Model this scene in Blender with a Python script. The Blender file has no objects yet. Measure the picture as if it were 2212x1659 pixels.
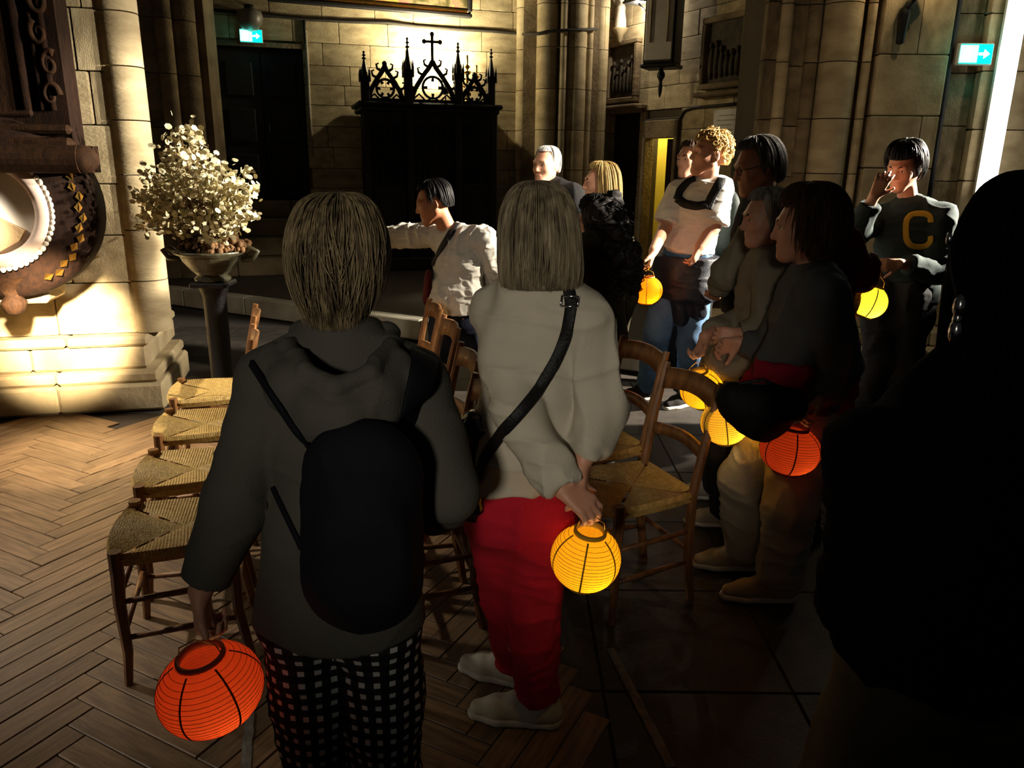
import bpy, math, random
import numpy as np
from mathutils import Matrix, Vector, Euler
R = math.radians
random.seed(7)
rng = np.random.default_rng(11)
scene = bpy.context.scene
COL = scene.collection

# ------------------------------------------------------------------ camera
F = 1660.0; PIT = R(16.1); ROLL = R(0.7); CAMH = 1.65
cam = bpy.data.cameras.new('camera'); camo = bpy.data.objects.new('camera', cam); COL.objects.link(camo)
cam.sensor_width = 36.0; cam.lens = 36.0 * F / 2212.0; cam.clip_start = 0.05
camo.matrix_world = Matrix.Translation((0, 0, CAMH)) @ Matrix.Rotation(R(90) - PIT, 4, 'X') @ Matrix.Rotation(ROLL, 4, 'Z')
scene.camera = camo
_f = np.array([0, math.cos(PIT), -math.sin(PIT)]); _u0 = np.array([0, math.sin(PIT), math.cos(PIT)]); _r0 = np.array([1., 0, 0])
_r = _r0 * math.cos(ROLL) + _u0 * math.sin(ROLL); _u = -_r0 * math.sin(ROLL) + _u0 * math.cos(ROLL)
CAM = np.array([0, 0, CAMH])
def ray(x, y): return _f + _r * ((x - 1106) / F) + _u * (-(y - 829.5) / F)
def pz(x, y, z): d = ray(x, y); return CAM + d * ((z - CAMH) / d[2])
def J(x, y, Y): d = ray(x, y); return CAM + d * (Y / d[1])
def plen(px, p): return px * float((np.array(p) - CAM) @ _f) / F

# ------------------------------------------------------------------ world, view, large lights
scene.view_settings.view_transform = 'Standard'
scene.view_settings.look = 'None'
scene.view_settings.gamma = 1.0
scene.view_settings.use_curve_mapping = False
scene.view_settings.exposure = 0.0
W = bpy.data.worlds.new('world'); scene.world = W; W.use_nodes = True
W.node_tree.nodes['Background'].inputs[0].default_value = (0.95, 0.9, 0.85, 1)
W.node_tree.nodes['Background'].inputs[1].default_value = 0.010

def spot(name, loc, aim, energy, color, angle, blend=0.4, radius=0.06):
    l = bpy.data.lights.new(name, 'SPOT'); l.energy = energy; l.color = color
    l.spot_size = R(angle); l.spot_blend = blend; l.shadow_soft_size = radius
    o = bpy.data.objects.new(name, l); COL.objects.link(o); o.location = loc
    o.rotation_euler = (Vector(aim) - Vector(loc)).to_track_quat('-Z', 'Y').to_euler()
    return o
def point(name, loc, energy, color, radius=0.03, parent=None):
    l = bpy.data.lights.new(name, 'POINT'); l.energy = energy; l.color = color; l.shadow_soft_size = radius
    o = bpy.data.objects.new(name, l); COL.objects.link(o); o.location = loc
    if parent: o.parent = parent
    return o
WARM = (1.0, 0.80, 0.52); NEUT = (1.0, 0.90, 0.74)
# spot on the altar at the left (its lamp hangs outside the frame), spot from the nave at the right, picture light, shrine lamp
spot('altar_spot', (-2.0, 3.0, 1.45), (-2.93, 4.88, 0.56), 3000, WARM, 24, 0.85, 0.05)
spot('roundel_spot', (-3.3, 3.2, 1.95), (-3.0, 4.25, 1.32), 420, NEUT, 20, 0.5, 0.04)
spot('floor_pool', (-3.3, 3.2, 2.8), (-2.45, 4.25, 0.0), 800, WARM, 26, 0.9, 0.05)
spot('altar_flood', (-3.7, 3.4, 2.7), (-1.9, 3.55, 0.1), 420, NEUT, 60, 0.9, 0.05)
spot('nave_spot', (4.1, 4.4, 3.3), (-2.1, 4.85, 1.5), 2400, NEUT, 40, 0.25, 0.06)
spot('side_spot', (4.7, 5.12, 2.4), (0.9, 5.2, 1.05), 5600, NEUT, 40, 0.25, 0.05)
spot('step_spot', (2.2, 2.3, 4.2), (-1.6, 7.6, 0.1), 420, NEUT, 26, 0.6, 0.08)
spot('pier_spot', (3.3, 4.5, 5.6), (3.3, 6.6, 2.0), 85, WARM, 42, 0.8, 0.10)  # unseen wall washer added to brighten the right pier
spot('aisle_lamp', (-4.6, 1.1, 1.9), (-1.75, 1.75, 0.0), 160, NEUT, 26, 0.8, 0.08)
spot('front_fill', (-0.9, -3.8, 2.5), (-0.05, 1.8, 1.25), 420, NEUT, 18, 0.9, 0.25)  # unseen frontal fill added behind the camera for the two nearest figures

# ------------------------------------------------------------------ materials
MATS = {}
def lin(c):
    return tuple(((v / 255) / 12.92 if v / 255 <= 0.04045 else ((v / 255 + 0.055) / 1.055) ** 2.4) for v in c)
def mat(name, rgb, rough=0.7, var=0.25, scale=8.0, bump=0.15, bscale=60.0, metal=0.0, stretch=(1, 1, 1), rand=0.0, spec=0.5, sheen=0.0, sss=0.0, coat=0.0, rgb2=None):
    if name in MATS: return MATS[name]
    m = bpy.data.materials.new(name); m.use_nodes = True
    nt = m.node_tree; N = nt.nodes; L = nt.links
    b = N['Principled BSDF']
    c = lin(rgb); c2 = lin(rgb2) if rgb2 else tuple(v * (1 - var) for v in c)
    tc = N.new('ShaderNodeTexCoord'); mp = N.new('ShaderNodeMapping'); mp.inputs['Scale'].default_value = stretch
    L.new(tc.outputs['Object'], mp.inputs[0])
    nz = N.new('ShaderNodeTexNoise'); nz.inputs['Scale'].default_value = scale; nz.inputs['Detail'].default_value = 6
    L.new(mp.outputs[0], nz.inputs['Vector'])
    rp = N.new('ShaderNodeValToRGB'); rp.color_ramp.elements[0].position = 0.3; rp.color_ramp.elements[1].position = 0.7
    rp.color_ramp.elements[0].color = (*c2, 1); rp.color_ramp.elements[1].color = (*c, 1)
    L.new(nz.outputs['Fac'], rp.inputs[0])
    out = rp.outputs[0]
    if rand > 0:
        oi = N.new('ShaderNodeObjectInfo'); mr = N.new('ShaderNodeMapRange'); mr.inputs[3].default_value = 1 - rand; mr.inputs[4].default_value = 1 + rand
        L.new(oi.outputs['Random'], mr.inputs[0])
        hv = N.new('ShaderNodeHueSaturation'); L.new(out, hv.inputs['Color']); L.new(mr.outputs[0], hv.inputs['Value'])
        # shift the grain from piece to piece
        va = N.new('ShaderNodeVectorMath'); va.operation = 'ADD'; cx = N.new('ShaderNodeCombineXYZ'); ml = N.new('ShaderNodeMath'); ml.operation = 'MULTIPLY'; ml.inputs[1].default_value = 37.0
        L.new(oi.outputs['Random'], ml.inputs[0]); L.new(ml.outputs[0], cx.inputs[0]); L.new(ml.outputs[0], cx.inputs[1])
        L.new(tc.outputs['Object'], va.inputs[0]); L.new(cx.outputs[0], va.inputs[1]); L.new(va.outputs[0], mp.inputs[0])
        out = hv.outputs[0]
    L.new(out, b.inputs['Base Color'])
    b.inputs['Roughness'].default_value = rough; b.inputs['Metallic'].default_value = metal
    b.inputs['Specular IOR Level'].default_value = spec
    if sheen: b.inputs['Sheen Weight'].default_value = sheen
    if coat: b.inputs['Coat Weight'].default_value = coat
    if sss:
        b.inputs['Subsurface Weight'].default_value = sss; b.inputs['Subsurface Radius'].default_value = (0.02, 0.008, 0.004)
    if bump > 0:
        nb = N.new('ShaderNodeTexNoise'); nb.inputs['Scale'].default_value = bscale; nb.inputs['Detail'].default_value = 5
        L.new(mp.outputs[0], nb.inputs['Vector'])
        bp = N.new('ShaderNodeBump'); bp.inputs['Strength'].default_value = bump; bp.inputs['Distance'].default_value = 0.02
        L.new(nb.outputs['Fac'], bp.inputs['Height']); L.new(bp.outputs[0], b.inputs['Normal'])
    MATS[name] = m
    return m
def emis(name, rgb, strength):
    if name in MATS: return MATS[name]
    m = bpy.data.materials.new(name); m.use_nodes = True; b = m.node_tree.nodes['Principled BSDF']
    b.inputs['Base Color'].default_value = (*lin(rgb), 1); b.inputs['Emission Color'].default_value = (*lin(rgb), 1); b.inputs['Emission Strength'].default_value = strength
    MATS[name] = m; return m
def paper(name, rgb, em):
    if name in MATS: return MATS[name]
    m = bpy.data.materials.new(name); m.use_nodes = True; nt = m.node_tree; N = nt.nodes; L = nt.links
    N.remove(N['Principled BSDF']); out = N['Material Output']
    c = (*lin(rgb), 1)
    tr = N.new('ShaderNodeBsdfTranslucent'); df = N.new('ShaderNodeBsdfDiffuse'); tr.inputs[0].default_value = c; df.inputs[0].default_value = c
    mx = N.new('ShaderNodeMixShader'); mx.inputs[0].default_value = 0.45; L.new(tr.outputs[0], mx.inputs[1]); L.new(df.outputs[0], mx.inputs[2])
    e = N.new('ShaderNodeEmission'); e.inputs[0].default_value = c; e.inputs[1].default_value = em
    ad = N.new('ShaderNodeAddShader'); L.new(mx.outputs[0], ad.inputs[0]); L.new(e.outputs[0], ad.inputs[1]); L.new(ad.outputs[0], out.inputs[0])
    MATS[name] = m; return m
M = dict(
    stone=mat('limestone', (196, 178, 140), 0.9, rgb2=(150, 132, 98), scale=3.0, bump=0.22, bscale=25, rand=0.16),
    stone_dark=mat('dark_limestone', (150, 130, 98), 0.92, rgb2=(98, 82, 58), scale=3.0, bump=0.5, bscale=25, rand=0.16),  # darker, browner limestone tone, varied from stone to stone
    mortar=mat('mortar', (86, 74, 54), 0.95, scale=20, bump=0.3),
    plank=mat('oak_plank', (132, 104, 74), 0.5, rgb2=(90, 68, 46), scale=6, bump=0.12, bscale=30, stretch=(1, 9, 9), rand=0.22),
    slab=mat('floor_slab', (58, 51, 44), 0.6, rgb2=(36, 31, 27), scale=5, bump=0.2, rand=0.2),
    subfloor=mat('subfloor', (46, 38, 30), 0.9, scale=5),
    platform=mat('platform_wood', (66, 52, 38), 0.75, rgb2=(44, 34, 24), scale=4, stretch=(1, 8, 1)),
    riser=mat('pale_marble', (196, 190, 172), 0.6, rgb2=(150, 142, 120), scale=4, bump=0.15),
    darkwood=mat('dark_carved_wood', (44, 26, 15), 0.8, rgb2=(24, 14, 9), spec=0.12, scale=12, bump=0.25, stretch=(4, 4, 1)),
    midwood=mat('brown_carved_wood', (62, 40, 23), 0.8, rgb2=(34, 21, 12), spec=0.12, scale=10, bump=0.25, stretch=(4, 4, 1)),
    blackwood=mat('blackened_wood', (18, 13, 11), 0.6, scale=12, bump=0.2),
    doorwood=mat('near_black_door', (24, 17, 15), 0.7, scale=10, bump=0.2, stretch=(6, 6, 1)),
    chair=mat('walnut_chair', (158, 108, 62), 0.42, rgb2=(100, 64, 34), scale=9, bump=0.1, stretch=(4, 4, 1)),
    rush=mat('rush_straw', (232, 196, 116), 0.42, rgb2=(186, 146, 76), scale=60, bump=0.35, bscale=180),
    gilt=mat('gilt', (214, 170, 84), 0.3, metal=1.0, scale=30, bump=0.1),
    marble=mat('white_marble', (235, 228, 214), 0.45, rgb2=(205, 196, 178), scale=4, bump=0.05),
    iron=mat('black_iron', (14, 13, 12), 0.6, scale=20, bump=0.2),
    brass=mat('brass', (190, 150, 80), 0.3, metal=1.0, scale=30, bump=0.05),
    steel=mat('bright_steel', (214, 214, 218), 0.22, metal=1.0, scale=30, bump=0.0),
    cable=mat('grey_cable', (52, 46, 36), 0.8, scale=20, bump=0.1),
    conduit=mat('pale_conduit', (168, 160, 140), 0.6, scale=20, bump=0.1),
    urn=mat('bronze_green_urn', (92, 88, 66), 0.35, rgb2=(54, 50, 36), scale=14, bump=0.15),
    petal=mat('dry_honesty_disc', (226, 216, 178), 0.55, rgb2=(180, 166, 118), scale=30, bump=0.0, rand=0.0),
    twig=mat('dry_brown_twig', (128, 92, 48), 0.8, rgb2=(70, 44, 22), scale=30, bump=0.2),
    relief=mat('dark_relief', (82, 70, 52), 0.85, rgb2=(46, 38, 28), scale=10, bump=0.6, bscale=14),  # dark mottled stone tone with coarse bumps
    tape=mat('worn_floor_tape', (132, 127, 118), 0.8, rgb2=(88, 84, 76), scale=30, bump=0.2),
    paper=mat('white_poster', (224, 222, 214), 0.5, scale=4, var=0.06, bump=0.0),
    plastic=mat('white_plastic', (214, 212, 204), 0.5, var=0.05, bump=0.0),
    skin=mat('skin_light', (206, 150, 122), 0.5, var=0.12, scale=12, bump=0.04, bscale=150, sss=0.08),
    skin_tan=mat('skin_tanned', (186, 122, 86), 0.5, var=0.12, scale=12, bump=0.04, bscale=150, sss=0.08),
    eyewhite=mat('eye_white', (226, 220, 212), 0.2, var=0.02, bump=0.0),
    iris=mat('dark_iris', (40, 28, 20), 0.2, var=0.02, bump=0.0),
    lens=mat('spectacle_lens', (30, 34, 38), 0.05, var=0.02, bump=0.0, coat=1.0),
)

# ------------------------------------------------------------------ mesh helpers
def link(o, parent=None):
    COL.objects.link(o)
    if parent is not None: o.parent = parent
    return o
def tag(o, label=None, cat=None, group=None, kind=None):
    if label: o['label'] = label
    if cat: o['category'] = cat
    if group: o['group'] = group
    if kind: o['kind'] = kind
    return o
def empty(name, loc=(0, 0, 0), rz=0.0, parent=None):
    o = bpy.data.objects.new(name, None); o.empty_display_size = 0.1; link(o, parent); o.location = loc; o.rotation_euler = (0, 0, rz); return o
def mesh_np(name, V, Fq, smooth=True):
    me = bpy.data.meshes.new(name)
    V = np.asarray(V, np.float32); Fq = np.asarray(Fq, np.int32)
    me.vertices.add(len(V)); me.vertices.foreach_set('co', V.ravel())
    n = Fq.shape[1]
    me.loops.add(Fq.size); me.loops.foreach_set('vertex_index', Fq.ravel())
    me.polygons.add(len(Fq)); me.polygons.foreach_set('loop_start', np.arange(0, Fq.size, n, dtype=np.int32))
    if smooth: me.polygons.foreach_set('use_smooth', np.ones(len(Fq), bool))
    me.update(calc_edges=True)
    return me
class MB:
    """collects shapes and links them as one mesh object"""
    def __init__(s): s.v = []; s.f = []; s.sm = []
    def add(s, vs, fs, smooth=False):
        o = len(s.v); s.v += [tuple(float(c) for c in p) for p in vs]
        for f in fs: s.f.append([i + o for i in f]); s.sm.append(smooth)
        return s
    def box(s, c, d, rot=None, ch=0.0):
        x, y, z = d[0] / 2, d[1] / 2, d[2] / 2
        if ch <= 0:
            vs = [(sx * x, sy * y, sz * z) for sx in (-1, 1) for sy in (-1, 1) for sz in (-1, 1)]
            fs = [(0, 1, 3, 2), (4, 6, 7, 5), (0, 4, 5, 1), (2, 3, 7, 6), (0, 2, 6, 4), (1, 5, 7, 3)]
        else:
            vs, fs = chamfer_box(x, y, z, ch)
        Rm = rot if rot is not None else None
        out = []
        for p in vs:
            q = Vector(p)
            if Rm is not None: q = Rm @ q
            out.append((q.x + c[0], q.y + c[1], q.z + c[2]))
        return s.add(out, fs)
    def tube(s, pts, r, n=8, closed=False, cap=True, up=None, smooth=True):
        pts = [np.array(p, float) for p in pts]; m = len(pts)
        rr = r if hasattr(r, '__len__') else [r] * m
        vs = []; prev = None
        for i, p in enumerate(pts):
            if closed: t = pts[(i + 1) % m] - pts[i - 1]
            else: t = pts[min(i + 1, m - 1)] - pts[max(i - 1, 0)]
            t = t / (np.linalg.norm(t) + 1e-9)
            if prev is None:
                a = np.array(up if up is not None else ((0, 0, 1) if abs(t[2]) < 0.9 else (1, 0, 0)), float)
            else: a = prev
            a = a - t * (a @ t); a /= np.linalg.norm(a) + 1e-9; prev = a
            b = np.cross(t, a)
            ri = rr[i]; ra, rb = ri if hasattr(ri, '__len__') else (ri, ri)
            for k in range(n):
                w = 2 * math.pi * (k + 0.5) / n
                vs.append(p + a * ra * math.cos(w) + b * rb * math.sin(w))
        fs = []
        for i in range(m if closed else m - 1):
            for k in range(n):
                i2 = (i + 1) % m
                fs.append((i * n + k, i * n + (k + 1) % n, i2 * n + (k + 1) % n, i2 * n + k))
        s.add(vs, fs, smooth)
        if cap and not closed:
            o = len(s.v) - len(vs)
            s.f.append([o + k for k in range(n)][::-1]); s.sm.append(False)
            s.f.append([o + (m - 1) * n + k for k in range(n)]); s.sm.append(False)
        return s
    def lathe(s, prof, n=24, c=(0, 0, 0), a0=0.0, a1=2 * math.pi, axis=None, smooth=True):
        full = abs(a1 - a0 - 2 * math.pi) < 1e-6
        nn = n if full else n + 1
        vs = []
        for (r, z) in prof:
            for k in range(nn):
                a = a0 + (a1 - a0) * k / n
                p = Vector((r * math.cos(a), r * math.sin(a), z))
                if axis is not None: p = axis @ p
                vs.append((p.x + c[0], p.y + c[1], p.z + c[2]))
        fs = []
        for i in range(len(prof) - 1):
            for k in range(n):
                k2 = (k + 1) % nn
                fs.append((i * nn + k, i * nn + k2, (i + 1) * nn + k2, (i + 1) * nn + k))
        return s.add(vs, fs, smooth)
    def ball(s, c, r, n=8, m=6):
        rx, ry, rz = r if hasattr(r, '__len__') else (r, r, r)
        vs = []; fs = []
        for i in range(m + 1):
            t = math.pi * i / m
            for k in range(n):
                a = 2 * math.pi * k / n
                vs.append((c[0] + rx * math.sin(t) * math.cos(a), c[1] + ry * math.sin(t) * math.sin(a), c[2] + rz * math.cos(t)))
        for i in range(m):
            for k in range(n):
                fs.append((i * n + k, (i + 1) * n + k, (i + 1) * n + (k + 1) % n, i * n + (k + 1) % n))
        return s.add(vs, fs, True)
    def prism(s, poly, y0, y1):
        """polygon in local x,z extruded along y"""
        n = len(poly)
        vs = [(x, y0, z) for x, z in poly] + [(x, y1, z) for x, z in poly]
        fs = [tuple(range(n)), tuple(range(2 * n - 1, n - 1, -1))] + [(i, i + n, (i + 1) % n + n, (i + 1) % n) for i in range(n)]
        return s.add(vs, fs)
    def mesh(s, name):
        me = bpy.data.meshes.new(name); me.from_pydata(s.v, [], s.f); me.polygons.foreach_set('use_smooth', s.sm); me.update(); return me
    def build(s, name, m, parent=None, loc=(0, 0, 0), rot=None):
        me = s.mesh(name); me.materials.append(M[m] if isinstance(m, str) else m)
        o = bpy.data.objects.new(name, me); link(o, parent); o.location = loc
        if rot is not None: o.rotation_euler = rot
        return o
def chamfer_box(x, y, z, ch):
    vs = []; idx = {}
    for sx in (-1, 1):
        for sy in (-1, 1):
            for sz in (-1, 1):
                for ax in range(3):
                    p = [sx * x, sy * y, sz * z]
                    for a2 in range(3):
                        if a2 != ax: p[a2] -= (sx, sy, sz)[a2] * ch
                    idx[(sx, sy, sz, ax)] = len(vs); vs.append(tuple(p))
    fs = []
    g = lambda sx, sy, sz, ax: idx[(sx, sy, sz, ax)]
    for s_ in (-1, 1):
        q = [g(s_, -1, -1, 0), g(s_, 1, -1, 0), g(s_, 1, 1, 0), g(s_, -1, 1, 0)]; fs.append(q if s_ > 0 else q[::-1])
        q = [g(-1, s_, -1, 1), g(-1, s_, 1, 1), g(1, s_, 1, 1), g(1, s_, -1, 1)]; fs.append(q if s_ > 0 else q[::-1])
        q = [g(-1, -1, s_, 2), g(1, -1, s_, 2), g(1, 1, s_, 2), g(-1, 1, s_, 2)]; fs.append(q if s_ > 0 else q[::-1])
    for a in (-1, 1):
        for b in (-1, 1):
            q = [g(a, b, -1, 0), g(a, b, -1, 1), g(a, b, 1, 1), g(a, b, 1, 0)]; fs.append(q if a * b > 0 else q[::-1])
            q = [g(a, -1, b, 0), g(a, 1, b, 0), g(a, 1, b, 2), g(a, -1, b, 2)]; fs.append(q if a * b > 0 else q[::-1])
            q = [g(-1, a, b, 1), g(-1, a, b, 2), g(1, a, b, 2), g(1, a, b, 1)]; fs.append(q if a * b > 0 else q[::-1])
    for sx in (-1, 1):
        for sy in (-1, 1):
            for sz in (-1, 1):
                q = [g(sx, sy, sz, 0), g(sx, sy, sz, 1), g(sx, sy, sz, 2)]; fs.append(q if sx * sy * sz > 0 else q[::-1])
    return vs, fs
def inst(name, me, parent, loc, rot=(0, 0, 0), scale=(1, 1, 1)):
    o = bpy.data.objects.new(name, me); link(o, parent); o.location = loc; o.rotation_euler = rot; o.scale = scale; return o
def copy_tree(o, parent=None):
    c = o.copy(); COL.objects.link(c); c.parent = parent
    for ch in [k for k in o.children]: copy_tree(ch, c)
    return c
class Frame:
    """a vertical wall plane: local x along it, local y away from the viewer, z up"""
    def __init__(s, p0, p1):
        s.o = np.array([p0[0], p0[1], 0.0]); d = np.array([p1[0] - p0[0], p1[1] - p0[1], 0.0]); s.len = np.linalg.norm(d); s.e = d / s.len
        s.n = np.array([-s.e[1], s.e[0], 0.0]); s.rz = math.atan2(s.e[1], s.e[0])
    def at(s, x, y):
        """pixel of the photograph -> (s, z) on this wall"""
        d = ray(x, y); t = ((s.o - CAM) @ s.n) / (d @ s.n); p = CAM + d * t
        return float((p - s.o) @ s.e), float(p[2])
    def empty(s, name, sx=0, z=0): p = s.o + s.e * sx; return empty(name, (p[0], p[1], z), s.rz)
    def world(s, x, y, z): p = s.o + s.e * x + s.n * y; return (p[0], p[1], z)

def stone_mesh(name, m):
    vs, fs = chamfer_box(0.5, 0.5, 0.5, 0.02)
    me = bpy.data.meshes.new(name); me.from_pydata(vs, [], fs); me.materials.append(m); me.update(); return me
STONE = stone_mesh('stone', M['stone']); STONE_D = stone_mesh('stone', M['stone_dark'])
def blocks(parent, x0, x1, z0, z1, ch, bl, me, y=-0.02, depth=0.06, holes=(), gap=0.008, jit=0.006, zoff=0.0):
    r = random.Random(int(abs(x0) * 100 + z1 * 7 + ch * 1000))
    z = z0; row = 0
    while z < z1 - 0.05:
        h = min(ch * r.uniform(0.92, 1.08), z1 - z)
        x = x0 - (bl * 0.5 if row % 2 else 0) - r.uniform(0, 0.1)
        while x < x1:
            l = bl * r.uniform(0.75, 1.3)
            a, b = max(x, x0), min(x + l, x1); x += l
            if b - a < 0.06: continue
            skip = False
            for (hx0, hx1, hz0, hz1) in holes:
                if a >= hx0 - 0.02 and b <= hx1 + 0.02 and z >= hz0 - 0.02 and z + h <= hz1 + 0.02: skip = True
                elif a < hx1 and b > hx0 and z < hz1 - 0.03 and z + h > hz0 + 0.03:
                    if a < hx0: b = min(b, hx0)
                    elif b > hx1: a = max(a, hx1)
                    else: skip = True
            if skip or b - a < 0.05: continue
            inst('stone', me, parent, ((a + b) / 2, y + depth / 2 - r.uniform(0, jit), z + h / 2 + zoff), scale=(b - a - gap, depth, h - gap))
        z += h; row += 1

# ------------------------------------------------------------------ floor
fl = MB().box((0, 4.5, -0.06), (16, 17, 0.1)).build('floor', 'subfloor'); tag(fl, 'dark church floor of oak parquet and stone slabs', None, None, 'structure')
pv, pf = chamfer_box(0.27, 0.045, 0.006, 0.0025)
PL = bpy.data.meshes.new('plank'); PL.from_pydata([(a, b, c) for a, b, c in pv], [], pf); PL.materials.append(M['plank'])
ang0 = R(17.5)
def in_parquet(x, y): return -3.75 < x < 0.18 and 1.25 < y < 4.95 and y < 4.95 - 0.0 and not (x < -2.2 and y > 4.8)
cnt = 0
LW, WW = 0.54, 0.09
ca, sa = math.cos(ang0), math.sin(ang0)
for i in range(-40, 60):
    for j in range(-30, 30):
        for o in (0, 1):
            # herringbone lattice (unit W): horizontal plank at (i*1 + j*6 , i) , vertical one beside it
            if o == 0: u, v, a = i * WW + j * 2 * LW + LW / 2, i * WW + WW / 2, 0.0
            else: u, v, a = i * WW + j * 2 * LW + LW + WW / 2, i * WW - LW / 2 + WW, math.pi / 2
            u2 = u * 0.7071 - v * 0.7071; v2 = u * 0.7071 + v * 0.7071
            x = -2.0 + u2 * ca - v2 * sa; y = 3.0 + u2 * sa + v2 * ca
            if in_parquet(x, y):
                inst('plank', PL, fl, (x, y, -0.006 + random.uniform(-0.0012, 0.0012)), (random.uniform(-.004, .004), random.uniform(-.004, .004), a + math.pi / 4 + ang0), (0.995, 0.965, 1)); cnt += 1
SLV, SLF = chamfer_box(0.5, 0.5, 0.006, 0.004)
SL = bpy.data.meshes.new('floor_slab'); SL.from_pydata(SLV, [], SLF); SL.materials.append(M['slab'])
def step_y(x): return 6.317 - 0.548 * (x - 0.918)
for i in range(-7, 8):
    for j in range(0, 15):
        x = i * 0.62 + 0.62; y = 1.2 + j * 0.62
        if (in_parquet(x, y) and x < -0.3 and y < 4.4) or (x < -2.0 and y < 5.3): continue
        if y > step_y(x) - 0.45 and x < 1.4: continue
        if abs(x) > 4.4 or y > 7.6: continue
        inst('floor_slab', SL, fl, (x, y, -0.0085), scale=(0.612, 0.612, 1))
# raised platform behind the pale step
A0 = np.array([-6.5, step_y(-6.5)]); A1 = np.array([1.6, step_y(1.6)])
poly = [(A0[0], A0[1]), (A1[0], A1[1]), (2.6, 9.5), (2.6, 13.5), (-6.5, 13.0)]
pm = MB(); n = len(poly)
pm.add([(x, y, 0.2) for x, y in poly] + [(x, y, -0.01) for x, y in poly], [tuple(range(n)), *[(i, i + n, (i + 1) % n + n, (i + 1) % n) for i in range(n)]])
plat = pm.build('floor_platform', 'platform'); tag(plat, 'raised dark platform behind the pale step', None, None, 'structure')
fr = Frame(A0, A1)
k = 0.0
while k < fr.len:
    l = min(random.uniform(0.9, 1.3), fr.len - k)
    p = fr.world(k + l / 2, -0.06, 0.105)
    b = MB().box((0, 0, 0), (l - 0.008, 0.16, 0.2), ch=0.012).build('step_stone', 'riser', plat, p, (0, 0, fr.rz)); k += l
# tape on the floor
def tape(a, b, w, lab):
    d = b - a; L_ = np.linalg.norm(d[:2]); rz = math.atan2(d[1], d[0]); n = 14
    m = MB(); vs = []
    for i in range(n + 1):
        t = i / n * L_ - L_ / 2
        vs += [(t, w / 2 * random.uniform(.8, 1.05), 0.0015), (t, -w / 2 * random.uniform(.8, 1.05), 0.0015)]
    m.add(vs, [(2 * i, 2 * i + 1, 2 * i + 3, 2 * i + 2) for i in range(n)])
    c = (a + b) / 2
    o = m.build('floor_tape', 'tape', None, (c[0], c[1], 0.002), (0, 0, rz))
    tag(o, lab, 'tape', 'worn strips of floor tape')
tape(pz(1318, 1402, 0), pz(1450, 1659, 0), 0.032, 'worn pale tape strip running along dark floor right of red trousers')
tape(pz(2085, 1455, 0), pz(2235, 1575, 0), 0.03, 'faint pale tape strip on floor at lower right corner')
tape(pz(540, 1540, 0), pz(528, 1700, 0), 0.03, 'short pale tape strip on floor beside checked trousers')

# ------------------------------------------------------------------ walls
WB = Frame((-5.2, 12.5 - 0.3 * (5.2 + 1.46)), (1.75, 12.5 + 0.3 * 0.29))          # back wall
WS = Frame((1.46, 12.5), (3.3, 9.05))                                             # side chapel wall with the shrine
def slab_wall(name, fr, h, lab, m='mortar', holes=()):
    o = fr.empty(name); tag(o, lab, None, None, 'structure')
    xs = sorted({0.0, fr.len, *[a for hl in holes for a in hl[:2]]}); zs = sorted({0.0, h, *[a for hl in holes for a in hl[2:]]})
    m_ = MB()
    for a, b in zip(xs, xs[1:]):
        for c, d in zip(zs, zs[1:]):
            if any(a >= q[0] - 1e-6 and b <= q[1] + 1e-6 and c >= q[2] - 1e-6 and d <= q[3] + 1e-6 for q in holes): continue
            m_.box(((a + b) / 2, 0.12, (c + d) / 2), (b - a, 0.2, d - c))
    m_.build('mortar_core', m, o); return o
# door in the back wall
d0, zt = WB.at(462, 97); d1, _ = WB.at(652, 97); _, zb = WB.at(560, 432)
wb = slab_wall('wall_back', WB, 5.2, 'back wall of pale limestone blocks', holes=[(d0, d1, zb, zt)])
blocks(wb, 0, WB.len, 0.2, 5.0, 0.27, 0.62, STONE, holes=[(d0, d1, zb, zt)])
dr = WB.empty('door_1', (d0 + d1) / 2, zb); tag(dr, 'tall near-black double door under the green exit sign', None, None, 'structure')
w2 = (d1 - d0) / 2; hd = zt - zb
for sx in (-1, 1):
    lf = MB().box((sx * w2 / 2, 0.10, hd / 2), (w2 - 0.01, 0.05, hd - 0.02), ch=0.006).build('door_leaf', 'doorwood', dr)
    for q in range(3):
        MB().box((sx * w2 / 2, 0.065, hd * (0.2 + 0.3 * q)), (w2 * 0.62, 0.025, hd * 0.22), ch=0.01).build('door_panel', 'doorwood', lf)
MB().box((0, 0.17, hd / 2), (2 * w2, 0.03, hd)).build('door_backing', 'blackwood', dr)
MB().box((0.06, 0.055, hd * 0.48), (0.02, 0.05, 0.12), ch=0.005).build('door_handle', 'iron', dr)
MB().box((0, 0.02, hd + 0.03), (2 * w2 + 0.12, 0.12, 0.06)).build('door_lintel', 'stone_dark', dr)
# steps under the door
s0, _ = WB.at(330, 500); s1, _ = WB.at(770, 500)
st = WB.empty('door_steps', (s0 + s1) / 2, 0.2); tag(st, 'broad dark stone steps rising to the black door', None, None, 'structure')
nst = 4; rise = (zb - 0.2) / nst
for i in range(nst):
    dpt = 0.28 * (nst - i)
    k = -(s1 - s0) / 2
    while k < (s1 - s0) / 2 - 0.05:
        l = min(random.uniform(0.8, 1.2), (s1 - s0) / 2 - k)
        MB().box((k + l / 2, -dpt / 2 - 0.02, rise * (i + 0.5)), (l - 0.006, dpt, rise - 0.004), ch=0.012).build('step_stone', 'stone_dark', st); k += l

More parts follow.
